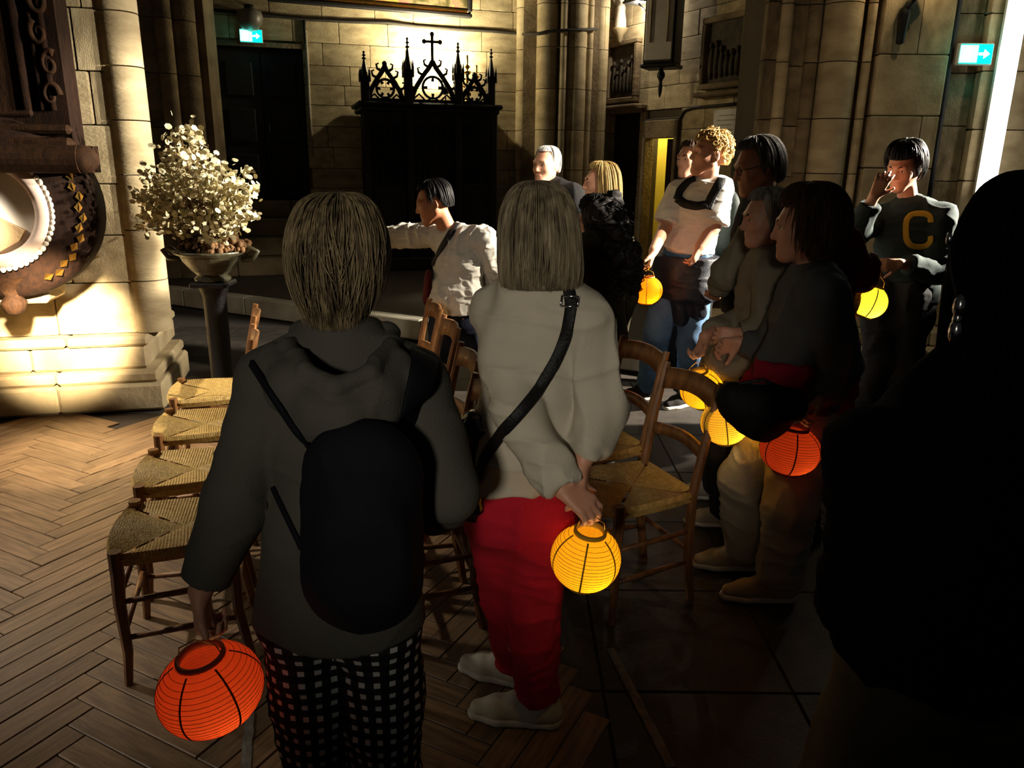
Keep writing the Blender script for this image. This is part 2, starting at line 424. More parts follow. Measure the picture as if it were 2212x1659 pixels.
# clustered shafts at the corner of the chapel
def shaft(name, parent, x, y, r, z0, z1, dz, m, n=14):
    me = MB()
    me.lathe([(r, -0.5), (r, 0.5)], n)
    mm = me.mesh('drum'); mm.materials.append(M[m])
    z = z0
    while z < z1 - 0.01:
        h = min(dz, z1 - z)
        inst('drum', mm, parent, (x, y, z + h / 2), (0, 0, random.uniform(0, 6)), (1, 1, (h - 0.008)))
        z += h
cl = empty('pillar_corner', (0, 0, 0)); tag(cl, 'cluster of slender stone shafts in the chapel corner', None, None, 'structure')
for (px, Y, r) in ((1128, 12.0, 0.10), (1152, 11.85, 0.05), (1180, 11.7, 0.16), (1213, 11.6, 0.06), (1240, 11.7, 0.15), (1268, 11.75, 0.05), (1292, 11.9, 0.11)):
    p = J(px, 250, Y); shaft('drum', cl, p[0], p[1], r, 0.45, 5.2, 0.55, 'stone', 12)
p = J(1212, 250, 12.05); MB().box((p[0], p[1], 2.6), (1.15, 0.5, 5.2)).build('core', 'stone_dark', cl)
MB().box((p[0], p[1] - 0.2, 0.33), (1.5, 0.9, 0.27), ch=0.04).build('plinth', 'stone', cl)

# the chapel wall with the shrine
h0, hz = WS.at(1398, 262); h1, _ = WS.at(1474, 262)
k0, kz = WS.at(1314, 245); k1, _ = WS.at(1386, 245)
holes = [(h0, h1, 0, hz), (k0, k1, 0, kz)]
ws = slab_wall('wall_right', WS, 5.2, 'receding limestone wall with reliefs and doorways', holes=holes)
blocks(ws, 0, WS.len, 0.0, 5.0, 0.30, 0.6, STONE, holes=holes)
# dark doorway with a closed door
o = WS.empty('door_2', (k0 + k1) / 2, 0.0); tag(o, 'dark closed doorway below the relief in chapel wall', None, None, 'structure')
wd = k1 - k0
MB().box((0, 0.10, kz / 2), (wd, 0.05, kz), ch=0.005).build('door_leaf', 'doorwood', o)
for q in range(3): MB().box((0, 0.07, kz * (0.2 + 0.3 * q)), (wd * 0.7, 0.02, kz * 0.2), ch=0.008).build('door_panel', 'doorwood', o)
MB().box((0, -0.06, kz + 0.05), (wd + 0.3, 0.14, 0.07), ch=0.015).box((0, -0.03, kz + 0.0), (wd + 0.2, 0.1, 0.05)).build('door_hood', 'stone_dark', o)
# doorway left ajar with a yellow lit room behind
o = WS.empty('door_3', (h0 + h1) / 2, 0.0); tag(o, 'doorway standing ajar with yellow lit room behind', None, None, 'structure')
wd = h1 - h0
MB().box((-wd / 2 + 0.04, -0.0, hz / 2), (0.08, 0.16, hz), ch=0.01).build('door_post', 'stone_dark', o)
MB().box((wd / 2 - 0.04, -0.0, hz / 2), (0.08, 0.16, hz), ch=0.01).build('door_post', 'stone_dark', o)
MB().box((0, 0.0, hz - 0.12), (wd, 0.16, 0.24), ch=0.01).build('door_lintel', 'stone_dark', o)
lf = MB().box((0.08 + wd * 0.20, 0.05, (hz - .25) / 2), (wd * 0.46, 0.04, hz - 0.25), ch=0.005).build('door_leaf', 'darkwood', o)
MB().box((0.10, 0.01, 1.1), (0.02, 0.06, 0.14), ch=0.004).build('door_handle', 'iron', lf)
vest = M['vestibule'] = mat('yellow_plaster', (214, 196, 92), 0.9, var=0.15, scale=5, bump=0.1)
MB().box((0, 0.95, 1.2), (1.5, 0.06, 2.6)).box((-0.75, 0.6, 1.2), (0.06, 0.75, 2.6)).box((0.75, 0.6, 1.2), (0.06, 0.75, 2.6)).box((0, .6, 2.45), (1.5, .75, .06)).build('vestibule', 'vestibule', o)
p = WS.world((h0 + h1) / 2 - wd * 0.3, 0.55, 2.2); point('vestibule_lamp', p, 22, (1, 0.85, 0.35), 0.05)

def framed(fr, name, x0, y0, x1, y1, fw, depth, mf, mp, lab, cat, group=None, proud=0.03):
    a, zt_ = fr.at(x0, y0); b, _ = fr.at(x1, y0); _, zb_ = fr.at((x0 + x1) / 2, y1)
    o = fr.empty(name, (a + b) / 2, (zt_ + zb_) / 2); tag(o, lab, cat, group)
    w, h = b - a, zt_ - zb_
    for sx in (-1, 1): MB().box((sx * (w / 2 - fw / 2), -depth / 2 - proud, 0), (fw, depth, h - 2 * fw - 0.004), ch=0.012).build('frame_side', mf, o)
    for sz in (-1, 1): MB().box((0, -depth / 2 - proud, sz * (h / 2 - fw / 2)), (w, depth, fw), ch=0.012).build('frame_rail', mf, o)
    MB().box((0, -0.02 - proud, 0), (w - 2 * fw, 0.03, h - 2 * fw)).build('panel', mp, o)
    return o, w, h
# relief panels
for (x0, y0, x1, y1, lab) in ((1327, 95, 1392, 222, 'dark stone relief panel above dark doorway'), (1535, 42, 1632, 190, 'framed stone relief panel between shrine and right pier')):
    o, w, h = framed(WS, 'relief_panel', x0, y0, x1, y1, 0.07, 0.10, 'stone_dark', 'relief', lab, 'relief', 'stone relief panels')
    for q in range(6):
        fx = (q - 2.5) * w * 0.12; hh = h * random.uniform(0.3, 0.55)
        g = MB(); g.ball((fx, -0.08, -h * 0.3 + hh * 0.35), (w * 0.055, 0.03, hh * 0.5)); g.ball((fx, -0.085, -h * 0.3 + hh * 0.92), (w * 0.04, 0.03, w * 0.05)); g.build('carved_figure', 'relief', o)
    MB().box((0, -0.09, -h / 2 - 0.06), (w + 0.14, 0.16, 0.06), ch=0.02).build('ledge', 'stone_dark', o)
# hanging shrine case with a pale panel and a finial under it
a, zt_ = WS.at(1418, -60); b, _ = WS.at(1470, 0); _, zb_ = WS.at(1440, 150)
o = WS.empty('shrine_case', (a + b) / 2 + 0.42, zb_); tag(o, 'dark hanging shrine case with pale arched front panel', 'shrine')
hh = zt_ - zb_; w = 0.42
rot = Matrix.Rotation(R(34), 3, 'Z')
def rb(m_, c, d, ch=0.01):
    v = rot @ Vector(c); return m_.box((v.x, v.y - 0.36, v.z), d, rot, ch)
rb(MB(), (0, 0, hh / 2), (w, 0.34, hh), 0.02).build('case_body', 'blackwood', o)
rb(MB(), (0, -0.18, hh / 2 - 0.02), (w * 0.86, 0.02, hh * 0.90)).build('front_panel', 'marble', o)
m_ = MB(); pts = [(rot @ Vector((w * 0.27 * math.cos(t), -0.195, hh * 0.62 + w * 0.27 * math.sin(t)))) for t in np.linspace(0, math.pi, 9)]
pts = [rot @ Vector((w * .27, -0.195, hh * .2))] + pts + [rot @ Vector((-w * .27, -0.195, hh * .2))]
m_.tube([(q.x, q.y - 0.36, q.z) for q in pts], 0.012, 6).build('arch_moulding', 'stone', o)
for zz in (-0.02, hh + 0.02): rb(MB(), (0, 0, zz), (w + 0.05, 0.38, 0.05), 0.015).build('case_rim', 'blackwood', o)
m_ = MB(); m_.lathe([(0.02, -0.03), (0.025, -0.06), (0.05, -0.10), (0.055, -0.14), (0.03, -0.18), (0.02, -0.21), (0.03, -0.26), (0.025, -0.33), (0.008, -0.4), (0.0, -0.4)], 12, (0, -0.36, 0)).build('finial', 'iron', o)
# the lit lamp on the chapel wall
a, z_ = WS.at(1378, 20)
a += 0.42; lp = WS.empty('wall_lantern', a, z_); tag(lp, 'glazed lantern on the chapel wall shining on the stone', 'lantern')
for sx in (-1, 1):
    for sy in (-1, 1): MB().box((sx * 0.13, -0.32 + sy * 0.11, 0.15), (0.02, 0.02, 0.30)).build('cage_bar', 'iron', lp)
MB().box((0, -0.32, 0.0), (0.32, 0.28, 0.03), ch=0.008).build('lantern_base', 'iron', lp)
MB().lathe([(0.22, 0.30), (0.12, 0.38), (0.03, 0.44), (0, 0.46)], 4, (0, -0.32, 0), smooth=False).build('lantern_roof', 'iron', lp)
MB().tube([(0, 0, -0.02), (0, -0.15, -0.12), (0, -0.30, -0.02)], 0.012, 6).build('bracket', 'iron', lp)
p = WS.world(a, -0.24, z_ - 0.10); point('lantern_light', p, 34, NEUT, 0.03)
# a small statue on a bracket under the lantern
a, z_ = WS.at(1364, 62)
st_ = WS.empty('bracket_statue', a - 0.05, z_); tag(st_, 'small pale statuette on wall bracket below lantern', 'statue')
MB().lathe([(0.0, -0.2), (0.03, -0.18), (0.05, -0.1), (0.11, -0.02), (0.11, 0.0), (0, 0)], 12, (0, -0.16, 0)).build('bracket', 'stone', st_)
MB().lathe([(0.085, 0), (0.08, 0.1), (0.06, 0.22), (0.065, 0.27), (0.05, 0.31), (0.022, 0.33), (0.036, 0.36), (0.038, 0.39), (0.02, 0.42), (0, 0.425)], 12, (0, -0.16, 0)).build('figure', 'marble', st_)
# poster
a, zt_ = WS.at(1548, 238); b, _ = WS.at(1607, 238); _, zb_ = WS.at(1577, 330)
po = WS.empty('poster', (a + b) / 2, (zt_ + zb_) / 2); tag(po, 'white paper poster taped to the chapel wall behind blond man', 'poster')
MB().box((0, -0.035, 0), (b - a, 0.006, zt_ - zb_)).build('sheet', 'paper', po)
for q in range(7): MB().box((random.uniform(-.04, .02), -0.0395, (zt_ - zb_) * (0.36 - 0.11 * q)), ((b - a) * random.uniform(.45, .75), 0.002, 0.012)).build('text_line', 'conduit', po)
for sx in (-1, 1): MB().box((sx * (b - a) * .46, -0.041, (zt_ - zb_) * .47), (0.03, 0.003, 0.03)).build('tape_corner', 'plastic', po)
# cable along the chapel wall
def cable(fr, pts, r, name, lab, m='cable', off=-0.035):
    m_ = MB(); P_ = []
    for (x, y) in pts:
        s_, z = fr.at(x, y); P_.append(np.array(fr.world(s_, off, z)))
    c = P_[0]; m_.tube([q - c for q in P_], r, 6); o = m_.build(name, m, None, tuple(c)); tag(o, lab, 'cable'); return o
cable(WS, [(1395, 262), (1430, 258), (1474, 256), (1482, 240), (1500, 233), (1560, 228), (1622, 222)], 0.022, 'wall_cable', 'dark cable looping over the yellow lit doorway')
cable(WB, [(430, 20), (520, 28), (600, 36), (650, 42), (760, 48), (840, 50), (900, 58), (980, 64), (1060, 68), (1110, 72), (1135, 74)], 0.024, 'wall_cable', 'long sagging cable across back wall below the painting')
p0 = [J(1130, 74, 11.86), J(1165, 73, 11.5), J(1182, 68, 11.5), J(1210, 66, 11.5), J(1245, 64, 11.5), J(1290, 63, 11.7)]
m_ = MB().tube([q - p0[0] for q in p0], 0.022, 6); o = m_.build('wall_cable', 'cable', None, tuple(p0[0])); tag(o, 'dark cable wrapped around the clustered corner shafts', 'cable')
cable(WB, [(657, 44), (658, 68), (661, 100)], 0.02, 'wall_cable', 'short dark cable drop beside black door')
cable(WB, [(659, 66), (664, 140), (668, 230), (675, 340)], 0.022, 'wall_conduit', 'thin pale conduit running down beside the black door', 'conduit')

# exit sign
def exit_sign(loc, rz, w, h, lab, en, tilt=0.0, housing=None):
    o = empty('exit_sign', loc, rz); tag(o, lab, 'exit sign', 'green emergency exit signs')
    MB().box((0, 0.02, 0), (w + 0.02, 0.05, h + 0.02), ch=0.006).build('sign_housing', 'plastic', o)
    MB().box((0, -0.008, 0), (w, 0.006, h)).build('sign_face', emis('exit_green', (0, 190, 160), 3.2), o)
    wm = emis('exit_white', (190, 255, 245), 5.0)
    y = -0.014; k = h
    m_ = MB()   # running figure
    def bar(x0, z0, x1, z1, t):
        m_.tube([(x0 * k, y, z0 * k), (x1 * k, y, z1 * k)], t * k, 6)
    m_.ball((-0.42 * k, y, 0.30 * k), 0.09 * k); bar(-.45, .2, -.52, -.08, .08); bar(-.52, -.08, -.38, -.2, .055); bar(-.38, -.2, -.42, -.4, .05); bar(-.52, -.08, -.66, -.25, .055); bar(-.66, -.25, -.8, -.25, .05)
    bar(-.45, .18, -.28, .02, .045); bar(-.45, .18, -.66, .08, .045)
    m_.build('running_figure', wm, o)
    a_ = MB().prism([(0.12 * k, 0.07 * k), (0.42 * k, 0.07 * k), (0.42 * k, 0.24 * k), (0.74 * k, 0.0), (0.42 * k, -0.24 * k), (0.42 * k, -0.07 * k), (0.12 * k, -0.07 * k)], y - 0.002, y + 0.002); a_.build('arrow', wm, o)
    MB().box((-0.42 * k, y + 0.004, 0), (1.0 * k, 0.003, 0.92 * k)).build('door_pictogram', emis('exit_pale', (120, 240, 220), 4.5), o)
    p = Vector(loc) + Matrix.Rotation(rz, 3, 'Z') @ Vector((0, -0.12, 0)); point('exit_glow', p, en, (0.1, 1.0, 0.85), 0.05)
    return o
a, z_ = WB.at(543, 80)
exit_sign(WB.world(a, -0.10, z_), WB.rz, 0.27, 0.15, 'small green exit sign above the tall black door', 0.5)
# grey globe above the sign
p = WB.world(WB.at(540, 44)[0], -0.16, WB.at(540, 44)[1])
g = empty('globe_lamp', p); tag(g, 'unlit grey globe lamp above exit sign over black door', 'lamp')
MB().lathe([(0, -0.16), (0.09, -0.14), (0.15, -0.06), (0.17, 0.02), (0.15, 0.08), (0.08, 0.11), (0, 0.11)], 20).build('globe', mat('frosted_globe', (120, 116, 104), 0.4, var=.1, bump=0), g)
MB().lathe([(0.06, 0.10), (0.06, 0.16), (0, 0.16)], 14).build('cap', 'iron', g)
MB().tube([(0, 0, 0.14), (0, 0.08, 0.17), (0, 0.17, 0.15)], 0.015, 6).build('arm', 'iron', g)

# painting in its frame
a, za = WB.at(575, 8); b, zb2 = WB.at(1014, 45)
dx, dz = b - a, zb2 - za
tilt = math.atan2(dz, dx); Lp = math.hypot(dx, dz)
pt = empty('painting', WB.world(a, -0.16, za), WB.rz); pt.rotation_euler = (R(4), -tilt, WB.rz); tag(pt, 'large dark-framed oil painting hung high on back wall', 'painting')
hp = 2.0; fw = 0.075
for nm, c, d in (('frame_rail', (Lp / 2, 0, fw / 2), (Lp, 0.05, fw)), ('frame_rail', (Lp / 2, 0, hp - fw / 2), (Lp, 0.05, fw)), ('frame_side', (fw / 2, 0, hp / 2), (fw, 0.05, hp - 2 * fw)), ('frame_side', (Lp - fw / 2, 0, hp / 2), (fw, 0.05, hp - 2 * fw))):
    MB().box(c, d, ch=0.025).build(nm, 'blackwood', pt)
MB().box((Lp / 2, 0.0, fw + 0.02), (Lp - 2 * fw, 0.03, 0.02)).build('gilt_slip', 'gilt', pt)
def paint_mat():
    m = bpy.data.materials.new('oil_paint'); m.use_nodes = True; nt = m.node_tree; N = nt.nodes; L = nt.links; b_ = N['Principled BSDF']
    tc = N.new('ShaderNodeTexCoord'); nz = N.new('ShaderNodeTexNoise'); nz.inputs['Scale'].default_value = 2.2; nz.inputs['Detail'].default_value = 4; nz.inputs['Distortion'].default_value = 1.2
    L.new(tc.outputs['Object'], nz.inputs['Vector'])
    rp = N.new('ShaderNodeValToRGB'); cr = rp.color_ramp
    cols = [(0.25, (40, 44, 28)), (0.42, (92, 84, 52)), (0.5, (150, 134, 96)), (0.56, (196, 110, 100)), (0.62, (212, 168, 80)), (0.75, (80, 80, 56))]
    cr.elements[0].position = cols[0][0]; cr.elements[0].color = (*lin(cols[0][1]), 1); cr.elements[1].position = cols[-1][0]; cr.elements[1].color = (*lin(cols[-1][1]), 1)
    for q, c in cols[1:-1]: e = cr.elements.new(q); e.color = (*lin(c), 1)
    L.new(nz.outputs['Fac'], rp.inputs[0]); L.new(rp.outputs[0], b_.inputs['Base Color']); b_.inputs['Roughness'].default_value = 0.35
    return m
MB().box((Lp / 2, 0.005, hp / 2), (Lp - 2 * fw, 0.02, hp - 2 * fw)).build('canvas', paint_mat(), pt)

# ------------------------------------------------------------------ confessional with a gothic crest
c0, zc = WB.at(768, 228); c1, _ = WB.at(1036, 228); cw = c1 - c0; ch_ = zc - 0.2
cf = WB.empty('confessional', (c0 + c1) / 2, 0.2); tag(cf, 'black carved wooden confessional with spiky gothic crest', 'confessional')
dp = 0.85; yc = -0.12 - dp / 2
MB().box((0, yc + 0.05, ch_ / 2), (cw - 0.1, dp - 0.12, ch_ - 0.06)).build('carcass', 'blackwood', cf)
MB().box((0, yc, 0.09), (cw + 0.06, dp + 0.06, 0.18), ch=0.02).build('plinth', 'blackwood', cf)
MB().box((0, yc, ch_ - 0.09), (cw + 0.06, dp + 0.06, 0.07), ch=0.02).box((0, yc, ch_ - 0.03), (cw + 0.14, dp + 0.12, 0.06), ch=0.02).build('cornice', 'blackwood', cf)
post = [-cw / 2 + 0.04, -cw / 2 + cw * 0.335, -cw / 2 + cw * 0.70, cw / 2 - 0.04]
for x in post: MB().box((x, yc - dp / 2 + 0.03, ch_ / 2), (0.09, 0.09, ch_ - 0.12), ch=0.015).build('post', 'blackwood', cf)
for i in range(3):
    xa, xb = post[i] + 0.06, post[i + 1] - 0.06
    dd = MB().box(((xa + xb) / 2, yc - dp / 2 + 0.07, ch_ * 0.30), (xb - xa, 0.04, ch_ * 0.42), ch=0.01).build('door', 'blackwood', cf)
    MB().box(((xa + xb) / 2, yc - dp / 2 + 0.045, ch_ * 0.30), ((xb - xa) * 0.7, 0.02, ch_ * 0.3), ch=0.01).build('door_panel', 'blackwood', dd)
    m_ = MB()
    for q in range(7): xx = xa + (xb - xa) * (q + .5) / 7; m_.tube([(xx, yc - dp / 2 + 0.06, ch_ * 0.53), (xx, yc - dp / 2 + 0.06, ch_ * 0.88)], 0.012, 6)
    m_.build('lattice', 'blackwood', cf)
def crest_at(px, py_):
    s_, z = WB.at(px, py_); k_ = 1 - (0.12 + 0.08) / 12.0
    return (s_ - (c0 + c1) / 2), z - 0.2
yk = yc - dp / 2 + 0.10
def pinnacle(px, ytop, wpx, big, cross=False):
    x, zt_ = crest_at(px, ytop); zb_ = ch_; H_ = zt_ - zb_; w = wpx * cw / 268
    m_ = MB(); hb = H_ * (0.50 if not cross else 0.3)
    m_.box((x, yk, zb_ + hb / 2), (w, w, hb), ch=w * 0.12)
    m_.box((x, yk, zb_ + hb), (w * 1.3, w * 1.3, w * 0.25), ch=w * .08)
    m_.lathe([(w * 0.62, zb_ + hb), (w * 0.3, zb_ + hb + (H_ - hb) * 0.4), (w * 0.12, zb_ + hb + (H_ - hb) * 0.72), (w * .1, zt_)], 6, (x, yk, 0), smooth=False)
    for q in range(4):   # corner turrets and crockets
        a_ = math.pi / 4 + q * math.pi / 2
        m_.lathe([(w * .16, zb_ + hb * .8), (w * .16, zb_ + hb * 1.12), (0, zb_ + hb * 1.4)], 5, (x + w * .75 * math.cos(a_), yk + w * .75 * math.sin(a_), 0), smooth=False)
    for t in (0.75, 0.88):
        zz = zb_ + hb + (H_ - hb) * t; m_.ball((x, yk, zz), (w * .38 * (1.5 - t), w * .3, w * .14))
    m_.ball((x, yk, zt_), w * 0.16)
    return m_.build('pinnacle', 'blackwood', cf)
pinnacle(771, 130, 16, True); pinnacle(858, 103, 16, True); pinnacle(960, 113, 16, True); pinnacle(1027, 125, 15, True)
def gable(pxa, pxb, pya, cusps, cross_top=None):
    xa, _ = crest_at(pxa, 222); xb, _ = crest_at(pxb, 222); xm = (xa + xb) / 2; _, za_ = crest_at((pxa + pxb) / 2, pya); w = xb - xa; h = za_ - ch_
    m_ = MB(); t = 0.028
    L1 = [(xa, ch_), (xa + w * .12, ch_ + h * .34), (xa + w * .3, ch_ + h * .66), (xm - w * .07, ch_ + h * .85), (xm, za_)]
    for sg in (1, -1):
        m_.tube([(xm + sg * (x - xm), yk, z) for x, z in L1], [(t * 1.2, t)] * 5, 6)
        for (x, z) in L1[1:4]:   # crockets curling outwards
            X = xm + sg * (x - xm); m_.tube([(X, yk, z), (X - sg * t * 2.2, yk, z + t * 1.2), (X - sg * t * 2.6, yk, z + t * 3.0), (X - sg * t * 1.4, yk, z + t * 3.4)], [t * .7, t * .6, t * .5, t * .4], 5)
    m_.box((xm, yk, ch_ + 0.02), (w, 0.06, 0.05))
    o = m_.build('gable', 'blackwood', cf)
    r0 = min(w * .24, h * .26); cz = ch_ + h * 0.38
    q_ = MB(); q_.tube([(xm + r0 * math.cos(a_), yk, cz + r0 * math.sin(a_)) for a_ in np.linspace(0, 2 * math.pi, 20, endpoint=False)], 0.018, 5, closed=True)
    for i in range(cusps):
        a_ = 2 * math.pi * i / cusps
        q_.tube([(xm + r0 * math.cos(a_), yk, cz + r0 * math.sin(a_)), (xm + r0 * .55 * math.cos(a_), yk, cz + r0 * .55 * math.sin(a_))], [0.014, 0.022], 5)
    for sg in (-1, 1):
        q_.tube([(xm + sg * w * .46, yk, ch_ + .03), (xm + sg * w * .30, yk, ch_ + h * .22), (xm + sg * w * .16, yk, ch_ + .03)], 0.014, 5)
        q_.tube([(xm + sg * w * .14, yk, ch_ + .03), (xm + sg * w * .02, yk, ch_ + h * .14)], 0.014, 5)
    q_.build('tracery', 'blackwood', o)
    m2 = MB(); m2.ball((xm, yk, za_ + 0.03), 0.035)
    if cross_top is not None:
        _, zx = crest_at((pxa + pxb) / 2, cross_top)
        m2 = MB(); m2.tube([(xm, yk, za_), (xm, yk, zx)], 0.02, 6); arm = (zx - za_) * .72; aw = 0.105
        m2.tube([(xm - aw, yk, za_ + arm), (xm + aw, yk, za_ + arm)], 0.018, 6)
        for e_ in ((xm - aw, za_ + arm), (xm + aw, za_ + arm), (xm, zx)): m2.ball((e_[0], yk, e_[1]), 0.03)
    m2.build('cross' if cross_top is not None else 'finial', 'blackwood', o)
gable(778, 852, 158, 6); gable(864, 956, 148, 4, 94); gable(965, 1022, 180, 6)
# gilded candlestick and lamp on the confessional roof, behind the crest
s_, z_ = crest_at(990, 215)
cs = WB.empty('candlestick', (c0 + c1) / 2 + s_, 0.2 + ch_); tag(cs, 'gleaming gilded branched candlestick on top of confessional', 'candlestick')
yb = yk + 0.30
MB().lathe([(0.10, 0), (0.10, 0.02), (0.04, 0.05), (0.022, 0.12), (0.045, 0.18), (0.02, 0.24), (0.02, 0.40), (0.05, 0.43), (0.05, 0.45), (0, 0.45)], 14, (0, yb, 0)).build('stem', 'gilt', cs)
for sg in (-1, 0, 1):
    MB().tube([(0, yb, 0.24), (sg * 0.10, yb, 0.27), (sg * 0.13, yb, 0.36 + 0.12 * (sg == 0))], 0.012, 6).build('branch', 'gilt', cs)
    MB().lathe([(0.018, 0), (0.045, 0.03), (0.018, 0.05), (0.014, 0.06), (0.014, 0.17), (0, 0.18)], 10, (sg * 0.13, yb, 0.36 + 0.12 * (sg == 0))).build('candle', 'gilt', cs)
s2, _ = crest_at(944, 200)
sp = WB.empty('picture_lamp', (c0 + c1) / 2 + s2, 0.2 + ch_); tag(sp, 'small lit spotlight behind the confessional crest', 'spotlight')
MB().box((0, yb - 0.02, 0.02), (0.1, 0.1, 0.03), ch=0.006).build('foot', 'iron', sp)
MB().tube([(0, yb - 0.02, 0.03), (0, yb - 0.02, 0.16)], 0.01, 6).build('stem', 'iron', sp)
MB().lathe([(0.0, 0.0), (0.05, 0.0), (0.06, 0.10), (0.055, 0.10), (0.045, .02)], 14, (0, yb - .02, 0.16), axis=Matrix.Rotation(R(-25), 3, 'X')).build('lamp_head', 'iron', sp)
MB().lathe([(0.0, 0.085), (0.05, 0.085)], 14, (0, yb - .02, 0.16), axis=Matrix.Rotation(R(-25), 3, 'X')).ball((0, yb + .03, 0.26), 0.035).build('bulb', emis('bulb_glow', (255, 236, 190), 14), sp)
p = WB.world((c0 + c1) / 2 + s2, yb + 0.05, 0.2 + ch_ + 0.34)
tgt = WB.world((c0 + c1) / 2 + s2 - 0.1, 0.0, 0.2 + ch_ + 1.05)
spot('picture_spot', p, tgt, 340, (1.0, 0.88, 0.58), 150, 0.9, 0.04)
point('picture_spill', WB.world((c0 + c1) / 2 + s2 - .15, -0.34, 0.2 + ch_ + 0.78), 62, (1.0, 0.88, 0.58), 0.04)

# ------------------------------------------------------------------ far pilaster and side wall at the left
WL2 = Frame((-7.4, 4.2), (-5.2, 10.5))
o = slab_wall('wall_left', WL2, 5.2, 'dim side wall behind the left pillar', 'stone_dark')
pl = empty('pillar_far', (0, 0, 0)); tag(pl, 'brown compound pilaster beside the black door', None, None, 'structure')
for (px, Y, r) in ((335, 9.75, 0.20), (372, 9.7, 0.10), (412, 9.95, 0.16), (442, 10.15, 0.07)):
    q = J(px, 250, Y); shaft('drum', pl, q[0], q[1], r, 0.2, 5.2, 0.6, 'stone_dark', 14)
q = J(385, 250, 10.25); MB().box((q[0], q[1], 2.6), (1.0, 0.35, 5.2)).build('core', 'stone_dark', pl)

# ------------------------------------------------------------------ left pillar
WL = Frame((-4.5, 4.47), (-2.354, 4.98))
pil = WL.empty('pillar_left', WL.len, 0); tag(pil, 'brightly lit limestone pillar on stepped plinth', None, None, 'structure')
xr = -(WL.len - WL.at(316, 400)[0])          # right edge of the shaft
bw = 2.1
for (x1, z0, z1, y0, bl) in ((0.0, 0.0, 0.19, 0.0, 0.7), (-0.03, 0.19, 0.27, 0.03, 0.8), (-0.10, 0.27, 0.43, 0.10, 0.65), (-0.08, 0.43, 0.50, 0.08, 0.8)):
    k = -bw
    while k < x1 - 0.01:
        l = min(bl * random.uniform(.8, 1.2), x1 - k)
        if x1 - (k + l) < 0.15: l = x1 - k
        MB().box((k + l / 2, y0 + 0.5, (z0 + z1) / 2), (l - 0.004, 1.0, z1 - z0 - 0.003), ch=0.018).build('stone', 'stone', pil); k += l
xs = xr - 0.23
MB().box(((-bw + xs) / 2, 0.62, 2.9), (xs + bw, 0.8, 4.8)).build('mortar_core', 'mortar', pil)
blocks(pil, -bw, xs + 0.03, 0.5, 5.2, 0.335, 0.55, STONE, y=0.20, depth=0.1, jit=0.008)
cyl = MB().lathe([(0.13, -0.5), (0.13, 0.5)], 24).lathe([(0, -0.5), (0.13, -0.5)], 24, smooth=False).lathe([(0.13, 0.5), (0, 0.5)], 24, smooth=False).mesh('drum'); cyl.materials.append(M['stone'])
z = 0.5; i = 0
while z < 5.1:
    h = 0.335 * random.uniform(.92, 1.1); inst('drum', cyl, pil, (xr - 0.125, 0.30, z + h / 2), (0, 0, i * 1.3), (1, 1, h - 0.008)); z += h; i += 1

# ------------------------------------------------------------------ carved altar at the left
al = empty('carved_altar', (J(0, 450, 4.42)[0], 4.42, 0), WL.rz); tag(al, 'dark carved wooden altar with white roundel and beaded rim', 'altar')
ox = al.location.x
def ax(px, py_, Y=4.42):
    q = J(px, py_, Y); return q[0] - ox, q[2]
zp0 = ax(0, 318)[1]; xe = ax(122, 200)[0]
MB().box((xe / 2 - 0.5, 0.15, (zp0 + 4.2) / 2), (xe + 1.0, 0.24, 4.2 - zp0)).build('retable', 'darkwood', al)
for (pxa, w_) in ((8, 0.05), (40, 0.03), (62, 0.035)): MB().tube([(ax(pxa, 0)[0], 0.03, zp0 + 0.2), (ax(pxa, 0)[0], 0.03, 4.0)], w_ / 1.6, 8).build('moulding', 'darkwood', al)
for (za_, zb_) in ((ax(0, 250)[1], 4.0),):
    MB().box((ax(20, 0)[0] - 0.25, 0.025, (za_ + zb_) / 2), (0.5, 0.03, zb_ - za_), ch=0.012).build('panel', 'midwood', al)
MB().box((xe / 2 - 0.5, 0.0, zp0 + 0.10), (xe + 1.02, 0.08, 0.05), ch=0.018).build('rail', 'midwood', al)
MB().box((xe / 2 - 0.5, -0.02, zp0 + 0.02), (xe + 1.04, 0.12, 0.07), ch=0.02).build('rail', 'midwood', al)
# carved scrollwork down the edge
for q in range(15):
    zz = zp0 + 0.28 + q * 0.16; xx = ax(92, 200)[0] + 0.02 * math.sin(q * 2.1)
    pts = [(xx + 0.045 * (1 - t) * math.cos(t * 9 + q), 0.02, zz + 0.07 * (1 - t) * math.sin(t * 9 + q)) for t in np.linspace(0, 0.9, 24)]
    MB().tube(pts, [0.020 - 0.012 * t for t in np.linspace(0, 1, 24)], 8).build('scroll', 'midwood', al)
# cornice shelf with a rounded end
zc0 = ax(0, 372)[1]; zc1 = ax(0, 312)[1]; xc = ax(175, 340)[0]
hcs = zc1 - zc0
prof = [(-0.20 - 0.5 * hcs * math.sin(t), zc0 + hcs / 2 - hcs / 2 * math.cos(t)) for t in np.linspace(0, math.pi, 9)]
m_ = MB()
vs = [(x_, y_, z_) for x_ in (-1.0, xc) for (y_, z_) in prof + [(0.2, zc1), (0.2, zc0)]]; nn = len(prof) + 2
m_.add(vs, [(i, (i + 1) % nn, (i + 1) % nn + nn, i + nn) for i in range(nn)] + [tuple(range(nn))[::-1], tuple(range(nn, 2 * nn))], False)
m_.ball((xc, -0.20 + .03, (zc0 + zc1) / 2), (hcs * .62, hcs * .62, hcs * .52), 16, 10)
m_.build('cornice', 'midwood', al)
